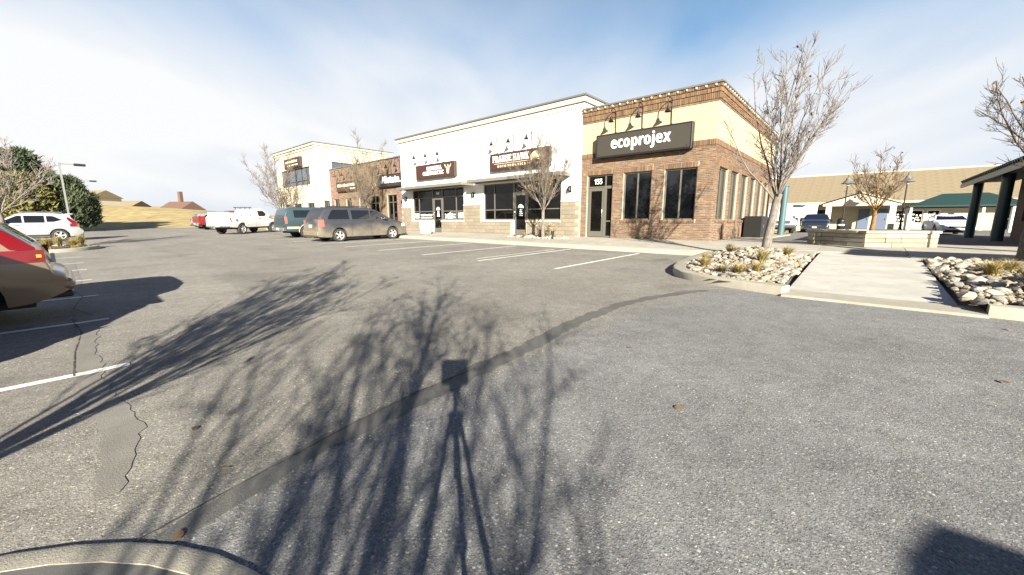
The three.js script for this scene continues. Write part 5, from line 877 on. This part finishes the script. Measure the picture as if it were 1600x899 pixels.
// right side: white coupe, dark saloon and white van beyond the planter
{
  const L = 4.62, w = P(0.62, 0.65, 0.70, { roughness: 0.3, clearcoat: 0.8 });
  const sedan = (pt, extra = {}) => ({
    category: 'car', L, hw: 0.93, sill: 0.22, belt: 0.92, roof: 1.38, axles: [0.95, 3.72], R: 0.335, wheelW: 0.23, cabW: 0.70, noseIn: 0.14, tailIn: 0.12, round: 0.085,
    top: [[0.0, 0.5], [0.02, 0.78], [0.1, 0.93], [0.6, 0.98], [1.45, 1.33], [1.9, 1.385], [2.3, 1.37], [3.15, 0.99], [3.3, 0.94], [4.2, 0.83], [4.5, 0.70], [4.6, 0.52], [4.62, 0.32]],
    paint: pt, paint2: pt, windows: [[1.25, 2.0, 0.97, (x) => Math.min(1.24, 0.99 + (x - 1.1) * 0.5)], [2.06, 2.85, 0.96, (x) => Math.max(0.97, Math.min(1.25, 1.25 - (x - 2.35) * 0.52))]], seams: [2.03, 2.95], handles: [[2.2, 0.86]], mirror: [2.82, 0.99],
    screens: [[2.36, 1.335, 3.10, 1.01, 0.95], [0.66, 1.0, 1.4, 1.30, 0.92, 'rear_window']], lights: [[4.15, 4.5, 0.60, 0.70, mat.lens, 'headlight'], [0.03, 0.25, 0.72, 0.86, mat.red, 'tail_light']],
    extra: (t) => { mesh('grille', [rbx(4.55, 4.64, 0.46, 0.60, -0.42, 0.42, 0.03)], mat.plastic, t); mesh('lower_intake', [rbx(4.55, 4.635, 0.26, 0.36, -0.6, 0.6, 0.02)], mat.plastic, t); mesh('licence_plate', [bx(4.636, 4.65, 0.38, 0.48, -0.15, 0.15)], plateM, t); for (const s of [-1, 1]) mesh('headlight', [rbx(4.40, 4.52, 0.60, 0.69, s > 0 ? 0.48 : -0.76, s > 0 ? 0.76 : -0.48, 0.03)], mat.plastic, t); }, ...extra,
  });
  const lvl = (x, z) => backLevel(x, z) - 0.02;
  park(makeCar('coupe', 'white coupe with dark grille facing out beyond the stone planter', sedan(w)), 4.35, -41.2, Math.PI + 0.12, lvl);
  park(makeCar('saloon_car', 'dark blue saloon facing out beside the white van', sedan(paint(0.014, 0.018, 0.03), { roof: 1.5, top: [[0.0, 0.5], [0.02, 0.85], [0.1, 1.02], [0.6, 1.07], [1.45, 1.44], [1.9, 1.5], [2.3, 1.49], [3.15, 1.09], [3.3, 1.04], [4.2, 0.93], [4.5, 0.80], [4.6, 0.55], [4.62, 0.32]], belt: 1.0 })), -3.05, -41.5, Math.PI + 0.05, lvl);
  const van = makeCar('utility_wagon', 'white utility wagon parked behind the brick corner shop', { category: 'car', L: 5.0, hw: 0.96, sill: 0.34, belt: 1.12, roof: 1.82, axles: [1.05, 3.95], R: 0.38, wheelW: 0.25, cabW: 0.8, noseIn: 0.08, tailIn: 0.05,
    top: [[0, 0.5], [0, 1.0], [0.08, 1.5], [0.25, 1.76], [0.6, 1.81], [2.3, 1.82], [2.7, 1.77], [3.5, 1.2], [3.65, 1.16], [4.6, 1.06], [4.9, 0.95], [4.98, 0.75], [5, 0.45]], paint: P(0.66, 0.68, 0.72, { roughness: 0.35, clearcoat: 0.6 }), windows: [[0.45, 1.5, 1.18, 1.62], [1.6, 2.35, 1.18, 1.62], [2.42, 3.2, 1.18, (x) => Math.max(1.19, Math.min(1.62, 1.62 - (x - 2.66) * 0.72))]], seams: [1.55, 2.38, 3.25], mirror: [3.2, 1.2], handles: [[1.7, 1.05], [2.55, 1.05]],
    screens: [[2.76, 1.71, 3.44, 1.23, 0.96]], lights: [[4.65, 4.92, 0.78, 0.95, mat.lens, 'headlight'], [0.02, 0.15, 0.85, 1.3, mat.red, 'tail_light']], extra: (t) => { mesh('grille', [bx(4.96, 5.03, 0.7, 0.92, -0.5, 0.5)], mat.plastic, t); mesh('front_bumper', [rbx(4.85, 5.08, 0.4, 0.62, -0.85, 0.85, 0.04)], mat.plastic, t); } });
  park(van, -5.3, -37.5, Math.PI + 0.3, lvl);
}

// ---------------------------------------------------------------- west side: light poles and houses on the rise
function lightPole(x, y, z, h, arm, label) {
  const t = thing('light_pole', label, 'light pole', [x, y, z]);
  mesh('base', [cyl(0.28, 0.28, -0.3, 0.5, 0, 0, 18)], mat.concrete, t); mesh('pole', [bx(-0.07, 0.07, 0.5, h, -0.07, 0.07)], mat.steel, t); mesh('arm', [bx(-0.04, 0.04, h - 0.16, h - 0.06, -arm, 0.07)], mat.steel, t); mesh('lamp_head', [rbx(-0.22, 0.22, h - 0.22, h - 0.02, -arm - 0.75, -arm + 0.02, 0.04)], mat.lampBlack, t);
}
lightPole(-55.5, 0.28, -0.36, 6.3, 0.9, 'tall square light pole with one shoebox head beside the evergreens');
lightPole(-88, 1.1, -2.4, 6.2, 0.9, 'distant light pole beyond the evergreens');
function house(label, [x, y, z], w, d, h, rise, wallM, roofM, chimney, turn) {
  const t = thing('house', label, 'house', [x, y, z], turn);
  mesh('wall', [bx(-w / 2, w / 2, -1.2, h, -d / 2, d / 2)], wallM, t);
  const s = new THREE.Shape(); s.moveTo(-d / 2 - 0.5, 0); s.lineTo(0, rise); s.lineTo(d / 2 + 0.5, 0); const g = flat(new THREE.ExtrudeGeometry(s, { depth: w + 0.8, bevelEnabled: false })).rotateY(Math.PI / 2).translate(-w / 2 - 0.4, h + 0.003, 0); const roof = mesh('roof', [metreUV(g)], roofM, t);
  if (chimney) mesh('chimney', [bx(-chimney[1], chimney[1], h, h + chimney[0], -0.5, 0.5)], mat.dustyWall, roof);
  for (const a of [-0.3, 0.1, 0.32]) { const q = mesh('window', [bx(a * w - 0.5, a * w + 0.5, h * 0.35, h * 0.75, d / 2, d / 2 + 0.04)], mat.white, t); mesh('pane', [bx(a * w - 0.42, a * w + 0.42, h * 0.38, h * 0.72, d / 2 + 0.041, d / 2 + 0.05)], mat.glass, q); }
}
house('pale house with low brown roof on the dry grass rise', [-172, 4.9, -5.5], 11, 9, 2.9, 2.2, mat.creamPale, mat.shingle, null, 0.7);
house('brown-roofed house half sunk behind the grass rise, nearest the evergreens', [-200, 3.6, -14.5], 12, 9, 2.6, 2.0, mat.trimCream, mat.shingle, null, 0.9);
house('house with a tall tan chimney behind the grass rise', [-170, 2.2, -26.5], 9, 8, 2.4, 2.8, mat.creamPale, mat.dustyWall, [6.0, 0.5], 0.5);
house('low brown house at the far end of the grass rise', [-205, 2.2, -24], 12, 9, 2.2, 2.2, mat.trimCream, mat.shingle, null, 0.9);

// ---------------------------------------------------------------- plaza: stone planter, bin, pole
{
  const t = thing('stone_planter', 'low planter of long sandstone blocks on the plaza round the young tree', 'planter', [0, 0.58, 0]), r = rng(19);
  // four walls from corner to corner (x, z)
  const A = [-1.45, -17.15], B = [0.07, -16.0], Cc = [1.72, -17.3], D = [0.2, -18.5]; const walls = [[A, B], [B, Cc], [Cc, D], [D, A]];
  for (const [p, q] of walls) {
    const L = Math.hypot(q[0] - p[0], q[1] - p[1]), a = Math.atan2(-(q[1] - p[1]), q[0] - p[0]);
    for (let j = 0; j < 3; j++) { let s = 0; while (s < L - 0.02) { let w = 0.45 + r() * 0.55; if (L - s - w < 0.3) w = L - s; const d = 0.02 * r(), g = rbx(s + 0.004, Math.min(L, s + w) - 0.004, j * 0.138 + 0.004, j * 0.138 + 0.134, d, 0.30, 0.018); const o = mesh('stone_block', g, mat.sand[Math.floor(r() * 4)], t); o.rotation.y = a; o.position.set(p[0], 0, p[1]); o.scale.z = -1; s += w; } }
    { const g = rbx(-0.03, L + 0.03 - 0.27, 0.415, 0.50, -0.04, 0.33, 0.02); const o = mesh('cap_stone', g, mat.sand[2], t); o.rotation.y = a; o.position.set(p[0], 0, p[1]); o.scale.z = -1; }
  }
  const sh = new THREE.Shape([A, B, Cc, D].map(([x, z]) => new THREE.Vector2(lerp(x, 0.13, 0.12), -lerp(z, -17.2, 0.12)))), g = new THREE.ShapeGeometry(sh); g.rotateX(-Math.PI / 2); mesh('soil', [metreUV(flat(g)).translate(0, 0.40, 0)], mat.soil, t);
}
// tall teal column at the rear corner of the brick shop
{ const t = thing('teal_column', 'tall teal round column standing behind the corner shop tree', 'column', [-3.55, 0.5, -27.2]); mesh('shaft', [cyl(0.17, 0.16, 0, 2.75, 0, 0, 20)], mat.tealLight, t); mesh('cap', [cyl(0.2, 0.17, 2.75, 2.82, 0, 0, 20)], mat.tealLight, t); }
// dark utility enclosure beside the shop's side wall
{ const t = thing('utility_cabinet', 'black utility cabinet against the brick side wall', 'cabinet', [-3.95, 0.58, -22.2]); mesh('cabinet', [rbx(-0.4, 0.35, 0, 1.0, -0.9, 0.5, 0.02)], mat.signBlack, t); mesh('door_panel', [rbx(0.35, 0.365, 0.08, 0.92, -0.8, 0.4, 0.006)], mat.plastic, t); mesh('handle', [bx(0.365, 0.385, 0.45, 0.6, 0.2, 0.24)], mat.steel, t); for (const z of [-0.8, 0.4]) mesh('foot', [bx(-0.35, 0.3, -0.03, 0, z - 0.05, z + 0.05)], mat.steel, t); }
function plazaLamp(x, z, label, y) {
  const t = thing('plaza_lamp', label, 'street lamp', [x, y, z], 0, 'bell-shaped plaza lamps'); mesh('base', [lathe([[0.16, 0], [0.16, 0.1], [0.1, 0.25], [0.075, 0.7], [0.001, 0.7]], 16)], mat.lampBlack, t); mesh('post', [cyl(0.062, 0.05, 0.6, 4.0, 0, 0, 12)], mat.lampBlack, t);
  mesh('shade', [lathe([[0.06, 4.75], [0.14, 4.68], [0.20, 4.5], [0.36, 4.30], [0.52, 4.20], [0.50, 4.18], [0.34, 4.26], [0.16, 4.42], [0.001, 4.5]], 20)], M(0.12, 0.12, 0.115, { roughness: 0.5 }), t); mesh('lantern', [cyl(0.11, 0.14, 4.0, 4.3, 0, 0, 12)], mat.white, t); mesh('finial', [cyl(0.05, 0.02, 4.75, 4.9, 0, 0, 8)], mat.lampBlack, t);
}
plazaLamp(-1.55, -47.5, 'bell-shaped lamp on a dark post before the porch gable', 0.45); plazaLamp(2.35, -48.5, 'bell-shaped lamp on a dark post before the patterned windows', 0.45);
{ const t = thing('trash_bin', 'black trash bin on the walk beside the porch column', 'trash bin', [-1.55, 0.48, -44.5]); mesh('bin', [lathe([[0.001, 0], [0.24, 0], [0.29, 0.8], [0.29, 0.84], [0.001, 0.84]], 18)], mat.signBlack, t); mesh('lid', [lathe([[0.31, 0.84], [0.31, 0.9], [0.2, 1.06], [0.001, 1.1]], 18)], mat.signBlack, t); mesh('band', [lathe([[0.27, 0.44], [0.276, 0.44], [0.283, 0.56], [0.277, 0.56]], 18)], mat.white, t); }

// ---------------------------------------------------------------- the long low building across the drive
{
  const b = thing('long_low_building', 'long low cream building with wide tan shingle roof and a gabled porch', 'building', [0, 0.5, 0]), zf = -53, x0 = -24, x1 = 34, e = 2.72;
  mesh('wall', wallZ(x0, x1, -0.3, e, zf - 1.6, 0.3, [[1.95, 2.9, 0.55, 1.85], [3.15, 4.1, 0.55, 1.85], [4.3, 5.2, 0.55, 1.85], [-7.0, -3.0, 0.9, 2.0], [8.6, 10.2, 0.0, 2.1], [12, 14, 0.7, 2.0], [-13, -10.5, 0.8, 2.0]]), M(0.44, 0.40, 0.30, { map: gStucco }), b);
  mesh('rear_wall', [bx(x0, x0 + 0.3, -0.3, e, zf - 14, zf - 1.91), bx(x1 - 0.3, x1, -0.3, e, zf - 14, zf - 1.91), bx(x0 + 0.31, x1 - 0.31, -0.3, e, zf - 14, zf - 13.7)], mat.creamPale, b); mesh('interior_floor', [bx(x0 + 0.31, x1 - 0.31, -0.1, 0, zf - 13.69, zf - 1.91)], mat.concrete, b);
  // roof: courses of shingles in stepped bands
  const rise = 3.35, run = 7.6; const roof = new THREE.Group(); void roof; const slope = Math.atan2(rise, run), courses = 20, rl = Math.hypot(rise, run);
  const base = mesh('roof', [bx(x0 - 0.5, x1 + 0.5, -0.06, 0, -rl, 0).rotateX(slope).translate(0, e + 0.02, zf), bx(x0 - 0.5, x1 + 0.5, -0.06, 0, 0, rl).rotateX(-slope).translate(0, e + 0.02, zf - 2 * run)], mat.shingle, b);
  for (let k = 0; k < courses; k++) mesh('shingle_course', [bx(x0 - 0.5, x1 + 0.5, 0.002, 0.022, -((k + 1) * rl) / courses + 0.01, -(k * rl) / courses).rotateX(slope).translate(0, e + 0.02, zf)], mat.shingle, base);
  mesh('ridge_cap', [rbx(x0 - 0.5, x1 + 0.5, -0.05, 0.09, -0.14, 0.14, 0.03).translate(0, e + 0.02 + rise, zf - run)], mat.trimCream, base);
  mesh('fascia', [bx(x0 - 0.5, x1 + 0.5, e - 0.20, e + 0.0, zf + 0.005, zf + 0.06)], mat.trimCream, b); mesh('soffit', [bx(x0 - 0.5, x1 + 0.5, e - 0.10, e - 0.06, zf - 1.6, zf)], mat.trimCream, b);
  for (const x of [-5.4, -11.5, 7.6, 11.2]) mesh('porch_post', [bx(x - 0.09, x + 0.09, -0.2, e - 0.2, zf - 0.25, zf - 0.07)], mat.creamPale, b);
  for (const x of [-0.75, 4.55]) void x;
  // gabled porch
  { const gx0 = -2.9, gx1 = 1.85, gz = zf + 1.4, s = new THREE.Shape(); s.moveTo(gx0 - 0.5, e - 0.25); s.lineTo((gx0 + gx1) / 2, e + 0.75); s.lineTo(gx1 + 0.5, e - 0.25); s.lineTo(gx1 + 0.5, e - 0.45); s.lineTo(gx0 - 0.5, e - 0.45); mesh('gable', [metreUV(flat(new THREE.ExtrudeGeometry(s, { depth: 4.2, bevelEnabled: false })).translate(0, 0, gz - 4.2))], mat.creamPale, b); const t = Math.atan2(1.0, (gx1 - gx0) / 2 + 0.5), hl = Math.hypot(1.0, (gx1 - gx0) / 2 + 0.5) + 0.1; for (const k of [-1, 1]) mesh('gable_roof', [bx(-0.02, hl, 0.005, 0.10, gz - 4.3, gz + 0.12).rotateZ(-t).scale(k, 1, 1).translate((gx0 + gx1) / 2, e + 0.75, 0)], mat.trimCream, b); for (const x of [gx0, gx1]) mesh('porch_column', [bx(x - 0.22, x + 0.22, -0.3, e - 0.45, gz - 0.46, gz - 0.02)], mat.creamPale, b); }
  for (const [a, c] of [[-0.6, 0.25], [0.75, 1.6]]) { const d = mesh('door', [bx(a, c, -0.05, 2.0, zf - 1.6, zf - 1.52)], M(0.10, 0.13, 0.19, { roughness: 0.5 }), b); mesh('handle', [bx(c - 0.14, c - 0.1, 0.9, 1.1, zf - 1.52, zf - 1.48)], mat.chrome, d); }
  for (const q of [[1.95, 2.9], [3.15, 4.1], [4.3, 5.2]]) { const w = glazing(b, q[0], q[1], 0.55, 1.85, zf - 1.66, [], [], 0.09, 'window', mat.glass, mat.white), r = rng(Math.round(q[0] * 10)); for (let k = 0; k < 11; k++) mesh('paper_cutout', [flat(new THREE.CircleGeometry(0.07 + r() * 0.06, 7)).translate(q[0] + 0.15 + r() * (q[1] - q[0] - 0.3), 0.68 + r() * 0.85, zf - 1.698)], mat.white, w); }
  for (const q of [[-7.0, -3.0, 0.9, 2.0], [12, 14, 0.7, 2.0], [-13, -10.5, 0.8, 2.0]]) glazing(b, ...q, zf - 1.66, range(q[0], q[1], 4).slice(1, -1), [], 0.06, 'window', mat.glass, mat.frame);
  glazing(b, 8.6, 10.2, 0.0, 2.1, zf - 1.66, [9.4], [1.0], 0.09, 'window', mat.glass, mat.white);
}
// white slanted shade sail before the left windows
{ const t = thing('shade_awning', 'white sloping awning before the long low building', 'awning', [-5.6, 0.5, -49.5]); mesh('cloth', [bx(-2.6, 1.9, 0, 0.05, -1.6, 1.6).rotateX(0.42).translate(0, 1.75, 0)], mat.white, t); for (const x of [-2.5, 1.8]) { mesh('post', [cyl(0.04, 0.04, -0.05, 1.12, x, 1.35, 8)], mat.white, t); mesh('post', [cyl(0.04, 0.04, -0.05, 2.35, x, -1.4, 8)], mat.white, t); } }
// green hip-roofed shelter
{
  const t = thing('picnic_shelter', 'open shelter with a green hip roof behind the white coupe', 'shelter', [5.6, 0.47, -47.0]); const w = 3.1, d = 2.2, y = 2.05, h = 0.95, k = 1.2, v = [[-w, y, d], [w, y, d], [w, y, -d], [-w, y, -d], [-k, y + h, 0], [k, y + h, 0]];
  const tri = [[0, 1, 5], [0, 5, 4], [1, 2, 5], [2, 3, 4], [2, 4, 5], [3, 0, 4], [0, 3, 2], [0, 2, 1]], g = new THREE.BufferGeometry(); g.setAttribute('position', new THREE.Float32BufferAttribute(tri.flat().flatMap((i) => v[i]), 3)); g.computeVertexNormals(); mesh('roof', [metreUV(g)], mat.green, t);
  mesh('fascia', [bx(-w, w, y - 0.12, y - 0.003, d - 0.04, d), bx(-w, w, y - 0.12, y - 0.003, -d, -d + 0.04)], mat.green, t); for (const x of [-w + 0.15, w - 0.15]) for (const z of [-d + 0.15, d - 0.15]) mesh('post', [bx(x - 0.07, x + 0.07, -0.1, y - 0.05, z - 0.07, z + 0.07)], mat.white, t);
}
// tiled-roof building with teal columns at the right edge
{
  const t = thing('tiled_building', 'brown building with teal tiled roof and dark teal columns at the plaza edge', 'building', [0, 0.58, 0]);
  const xe = 3.75, zA = -33.2, zB = -14.6, ye = 2.86, xw = 5.55;
  mesh('wall', wallZ(17.4, 31.5, -0.2, 3.0, 0, 0.3, [[18.8, 20.4, 0.75, 2.6], [22.4, 24.0, 0.75, 2.6], [26.2, 27.6, 0.75, 2.6]]).map((q) => q.rotateY(-Math.PI / 2).translate(xw, 0, -49).scale(1, 1, 1)), mat.dustyWall, t).visible = true;
  for (const a of [18.8, 22.4, 26.2]) { const w = glazing(t, a, a + (a > 26 ? 1.4 : 1.6), 0.75, 2.6, 0, [a + 0.8], [], 0.07, 'window', mat.glass, mat.signBrown); w.rotation.y = -Math.PI / 2; w.position.set(xw + 0.08, 0, -49); }
  mesh('rear_walls', [bx(xw + 0.31, 12, -0.2, 3.0, zA + 1.6, zA + 1.9), bx(xw + 0.31, 12, -0.2, 3.0, -17.8, -17.5), bx(12.01, 12.3, -0.2, 3.0, zA + 1.6, -17.5)], mat.dustyWall, t);
  const slope = 0.40, run = 5.2, roof = mesh('roof', [bx(0, run, -0.10, 0, zA, zB).rotateZ(slope).translate(xe, ye, 0), bx(-run, 0, -0.10, 0, zA, zB).rotateZ(-slope).translate(xe + 2 * run * Math.cos(slope), ye, 0)], mat.teal, t);
  for (let z = zA + 0.15; z < zB; z += 0.30) mesh('roof_tile_rib', [tube([[0, 0, 0], [run, 0, 0]], 0.075, 0.075, 7).rotateZ(slope).translate(xe - 0.03, ye + 0.01, z)], mat.teal, roof);
  mesh('fascia', [bx(xe - 0.02, xe + 0.06, ye - 0.30, ye - 0.10, zA, zB)], mat.teal, t); mesh('beam', [bx(xe + 0.32, xe + 0.62, ye - 0.16, ye + 0.0, zA + 0.3, zB - 0.3)], mat.creamPale, t); mesh('soffit', [bx(xe + 0.63, xw, ye - 0.06, ye - 0.02, zA + 0.1, zB - 0.1)], mat.creamPale, t);
  for (const z of [-31.9, -26.0, -20.4, -15.6]) mesh('column', [cyl(0.19, 0.18, -0.2, ye - 0.16, xe + 0.47, z, 22)], mat.teal, t);
}
// made-up flat cover out of view, added to cast the shadow strip on the plaza
{ const t = thing('added_shadow_cover', 'unseen flat cover on teal posts, added to cast a shadow strip on the plaza', 'canopy', [8.6, 0.45, -9.6]); mesh('roof_slab', [rbx(-2.75, 4.5, 2.95, 3.15, -0.75, 0.6, 0.03)], mat.teal, t); for (const x of [-1.6, 1.2, 4.0]) mesh('post', [cyl(0.09, 0.09, -0.4, 2.95, x, -0.05, 12)], mat.teal, t); }

// ---------------------------------------------------------------- small things
{ const t = thing('planter_pot', 'tall white flared planter pot on the pavement before the first canopy', 'planter', [-20.0, walkLevel(-20, -14.6), -14.6]); mesh('pot', [lathe([[0.001, 0], [0.30, 0], [0.33, 0.06], [0.44, 0.72], [0.50, 0.74], [0.50, 0.82], [0.45, 0.82], [0.43, 0.72], [0.001, 0.70]], 28)], mat.pot, t); mesh('soil', [flat(new THREE.CircleGeometry(0.43, 20)).rotateX(-Math.PI / 2).translate(0, 0.74, 0)], mat.soil, t); }
{ const t = thing('bollard_light', 'small black path light in the tree bed before the white wall', 'path light', [-10.72, walkLevel(-10.72, -14.9), -14.9]); mesh('post', [cyl(0.035, 0.035, -0.02, 0.2, 0, 0, 10)], mat.lampBlack, t); mesh('hood', [cyl(0.07, 0.07, 0.2, 0.36, 0, 0, 12)], mat.lampBlack, t); }
{ const t = thing('drain_stone', 'dark stone lump at the kerb by the nose bed', 'stone', [-3.75, lotLevel(-3.75, -12.6), -12.6]); mesh('stone', stoneGeo[2], mat.rock[2], t).scale.setScalar(0.14); }
// the camera on its tripod: lens at the viewpoint
{
  const t = thing('camera_tripod', 'box camera on a black three-legged tripod standing on the asphalt', 'tripod', [0, 0, 0], YAW);
  mesh('camera_body', [rbx(-0.115, 0.115, EYE - 0.12, EYE + 0.09, 0.03, 0.12, 0.02)], mat.plastic, t);
  mesh('lens_ring', [flat(new THREE.TorusGeometry(0.045, 0.008, 8, 24)).translate(0, EYE, 0.026)], mat.lampBlack, t);
  mesh('centre_column', [cyl(0.016, 0.016, 0.80, EYE - 0.13, 0, 0.08, 12)], mat.lampBlack, t); mesh('head_plate', [cyl(0.04, 0.05, EYE - 0.175, EYE - 0.133, 0, 0.08, 14)], mat.lampBlack, t); mesh('spider', [cyl(0.04, 0.055, 0.98, 1.08, 0, 0.08, 14)], mat.lampBlack, t);
  for (const a of [0.5, 2.6, 4.7]) { const c = Math.cos(a), s = Math.sin(a), l = mesh('leg', [tube([[c * 0.04, 1.05, 0.08 + s * 0.04], [c * 0.17, 0.55, 0.08 + s * 0.17]], 0.016, 0.014, 8), tube([[c * 0.163, 0.58, 0.08 + s * 0.163], [c * 0.31, 0.01, 0.08 + s * 0.31]], 0.011, 0.011, 8)], mat.lampBlack, t); mesh('clamp', [flat(new THREE.SphereGeometry(0.022, 10, 8)).translate(c * 0.166, 0.565, 0.08 + s * 0.166)], mat.lampBlack, l); mesh('rubber_foot', [flat(new THREE.SphereGeometry(0.022, 10, 8)).translate(c * 0.312, 0.012, 0.08 + s * 0.312)], mat.rubber, l); }
}
// fallen leaves
{
  const sh = new THREE.Shape(); sh.moveTo(0, -0.04); sh.bezierCurveTo(0.035, -0.02, 0.03, 0.025, 0, 0.05); sh.bezierCurveTo(-0.03, 0.025, -0.035, -0.02, 0, -0.04); const g = new THREE.ShapeGeometry(sh, 6), p = g.attributes.position; for (let i = 0; i < p.count; i++) p.setZ(i, Math.abs(p.getX(i)) * 0.5 + p.getY(i) * p.getY(i) * 4); g.rotateX(-Math.PI / 2); g.computeVertexNormals(); const lg = metreUV(flat(g)), r = rng(23);
  const ray = (px, py) => { const rt = V3(Math.cos(YAW), 0, -Math.sin(YAW)), up = rt.clone().cross(FWD), d = rt.multiplyScalar(px - 800).addScaledVector(up, 449.5 - py).addScaledVector(FWD, 613).normalize(); let t = 0.5; while (t < 40 && EYE + d.y * t > lotLevel(d.x * t, d.z * t)) t += 0.01; return [d.x * t, d.z * t]; };
  for (const [px, py] of [[383, 629], [352, 735], [1570, 600], [1578, 517], [457, 468], [305, 672], [620, 587], [280, 842], [1300, 470], [985, 545], [1060, 640], [560, 500]]) { const [x, z] = ray(px, py); const t = mesh('fallen_leaf', lg, r() < 0.65 ? mat.leafGold : mat.leafBrown); t.position.set(x, lotLevel(x, z) + 0.006, z); t.rotation.set((r() - 0.5) * 0.3, r() * 6, (r() - 0.5) * 0.3); t.scale.setScalar(0.55 + r() * 0.35); tag(t, 'small yellow-brown fallen leaf lying on the asphalt', 'leaf', 'fallen leaves on the lot'); }
}
// what the shop windows mirror: houses and trees across the street to the south
[['first', -44, 50, 8.2], ['second', -34, 47, 7.4], ['third', -25, 50, 8.6], ['fourth', -15, 46, 7.6], ['fifth', -6, 48, 8.4], ['sixth', 3, 46, 7.2], ['seventh', 12, 49, 8.3], ['eighth', 21, 47, 7.6]].forEach(([n, x, z, h], i) => evergreen('evergreen_tree', n + ' evergreen of the row across the street behind the tripod', [x, -0.5, z], 5.6, h * 1.35, 50 + i, dk, 9000, 0.7, 'evergreens across the street'));
house('pale house across the street behind the camera', [-20, -0.3, 40], 7, 6, 3.6, 2.6, mat.creamPale, mat.dustyWall, null, Math.PI);

renderer.render(scene, camera);
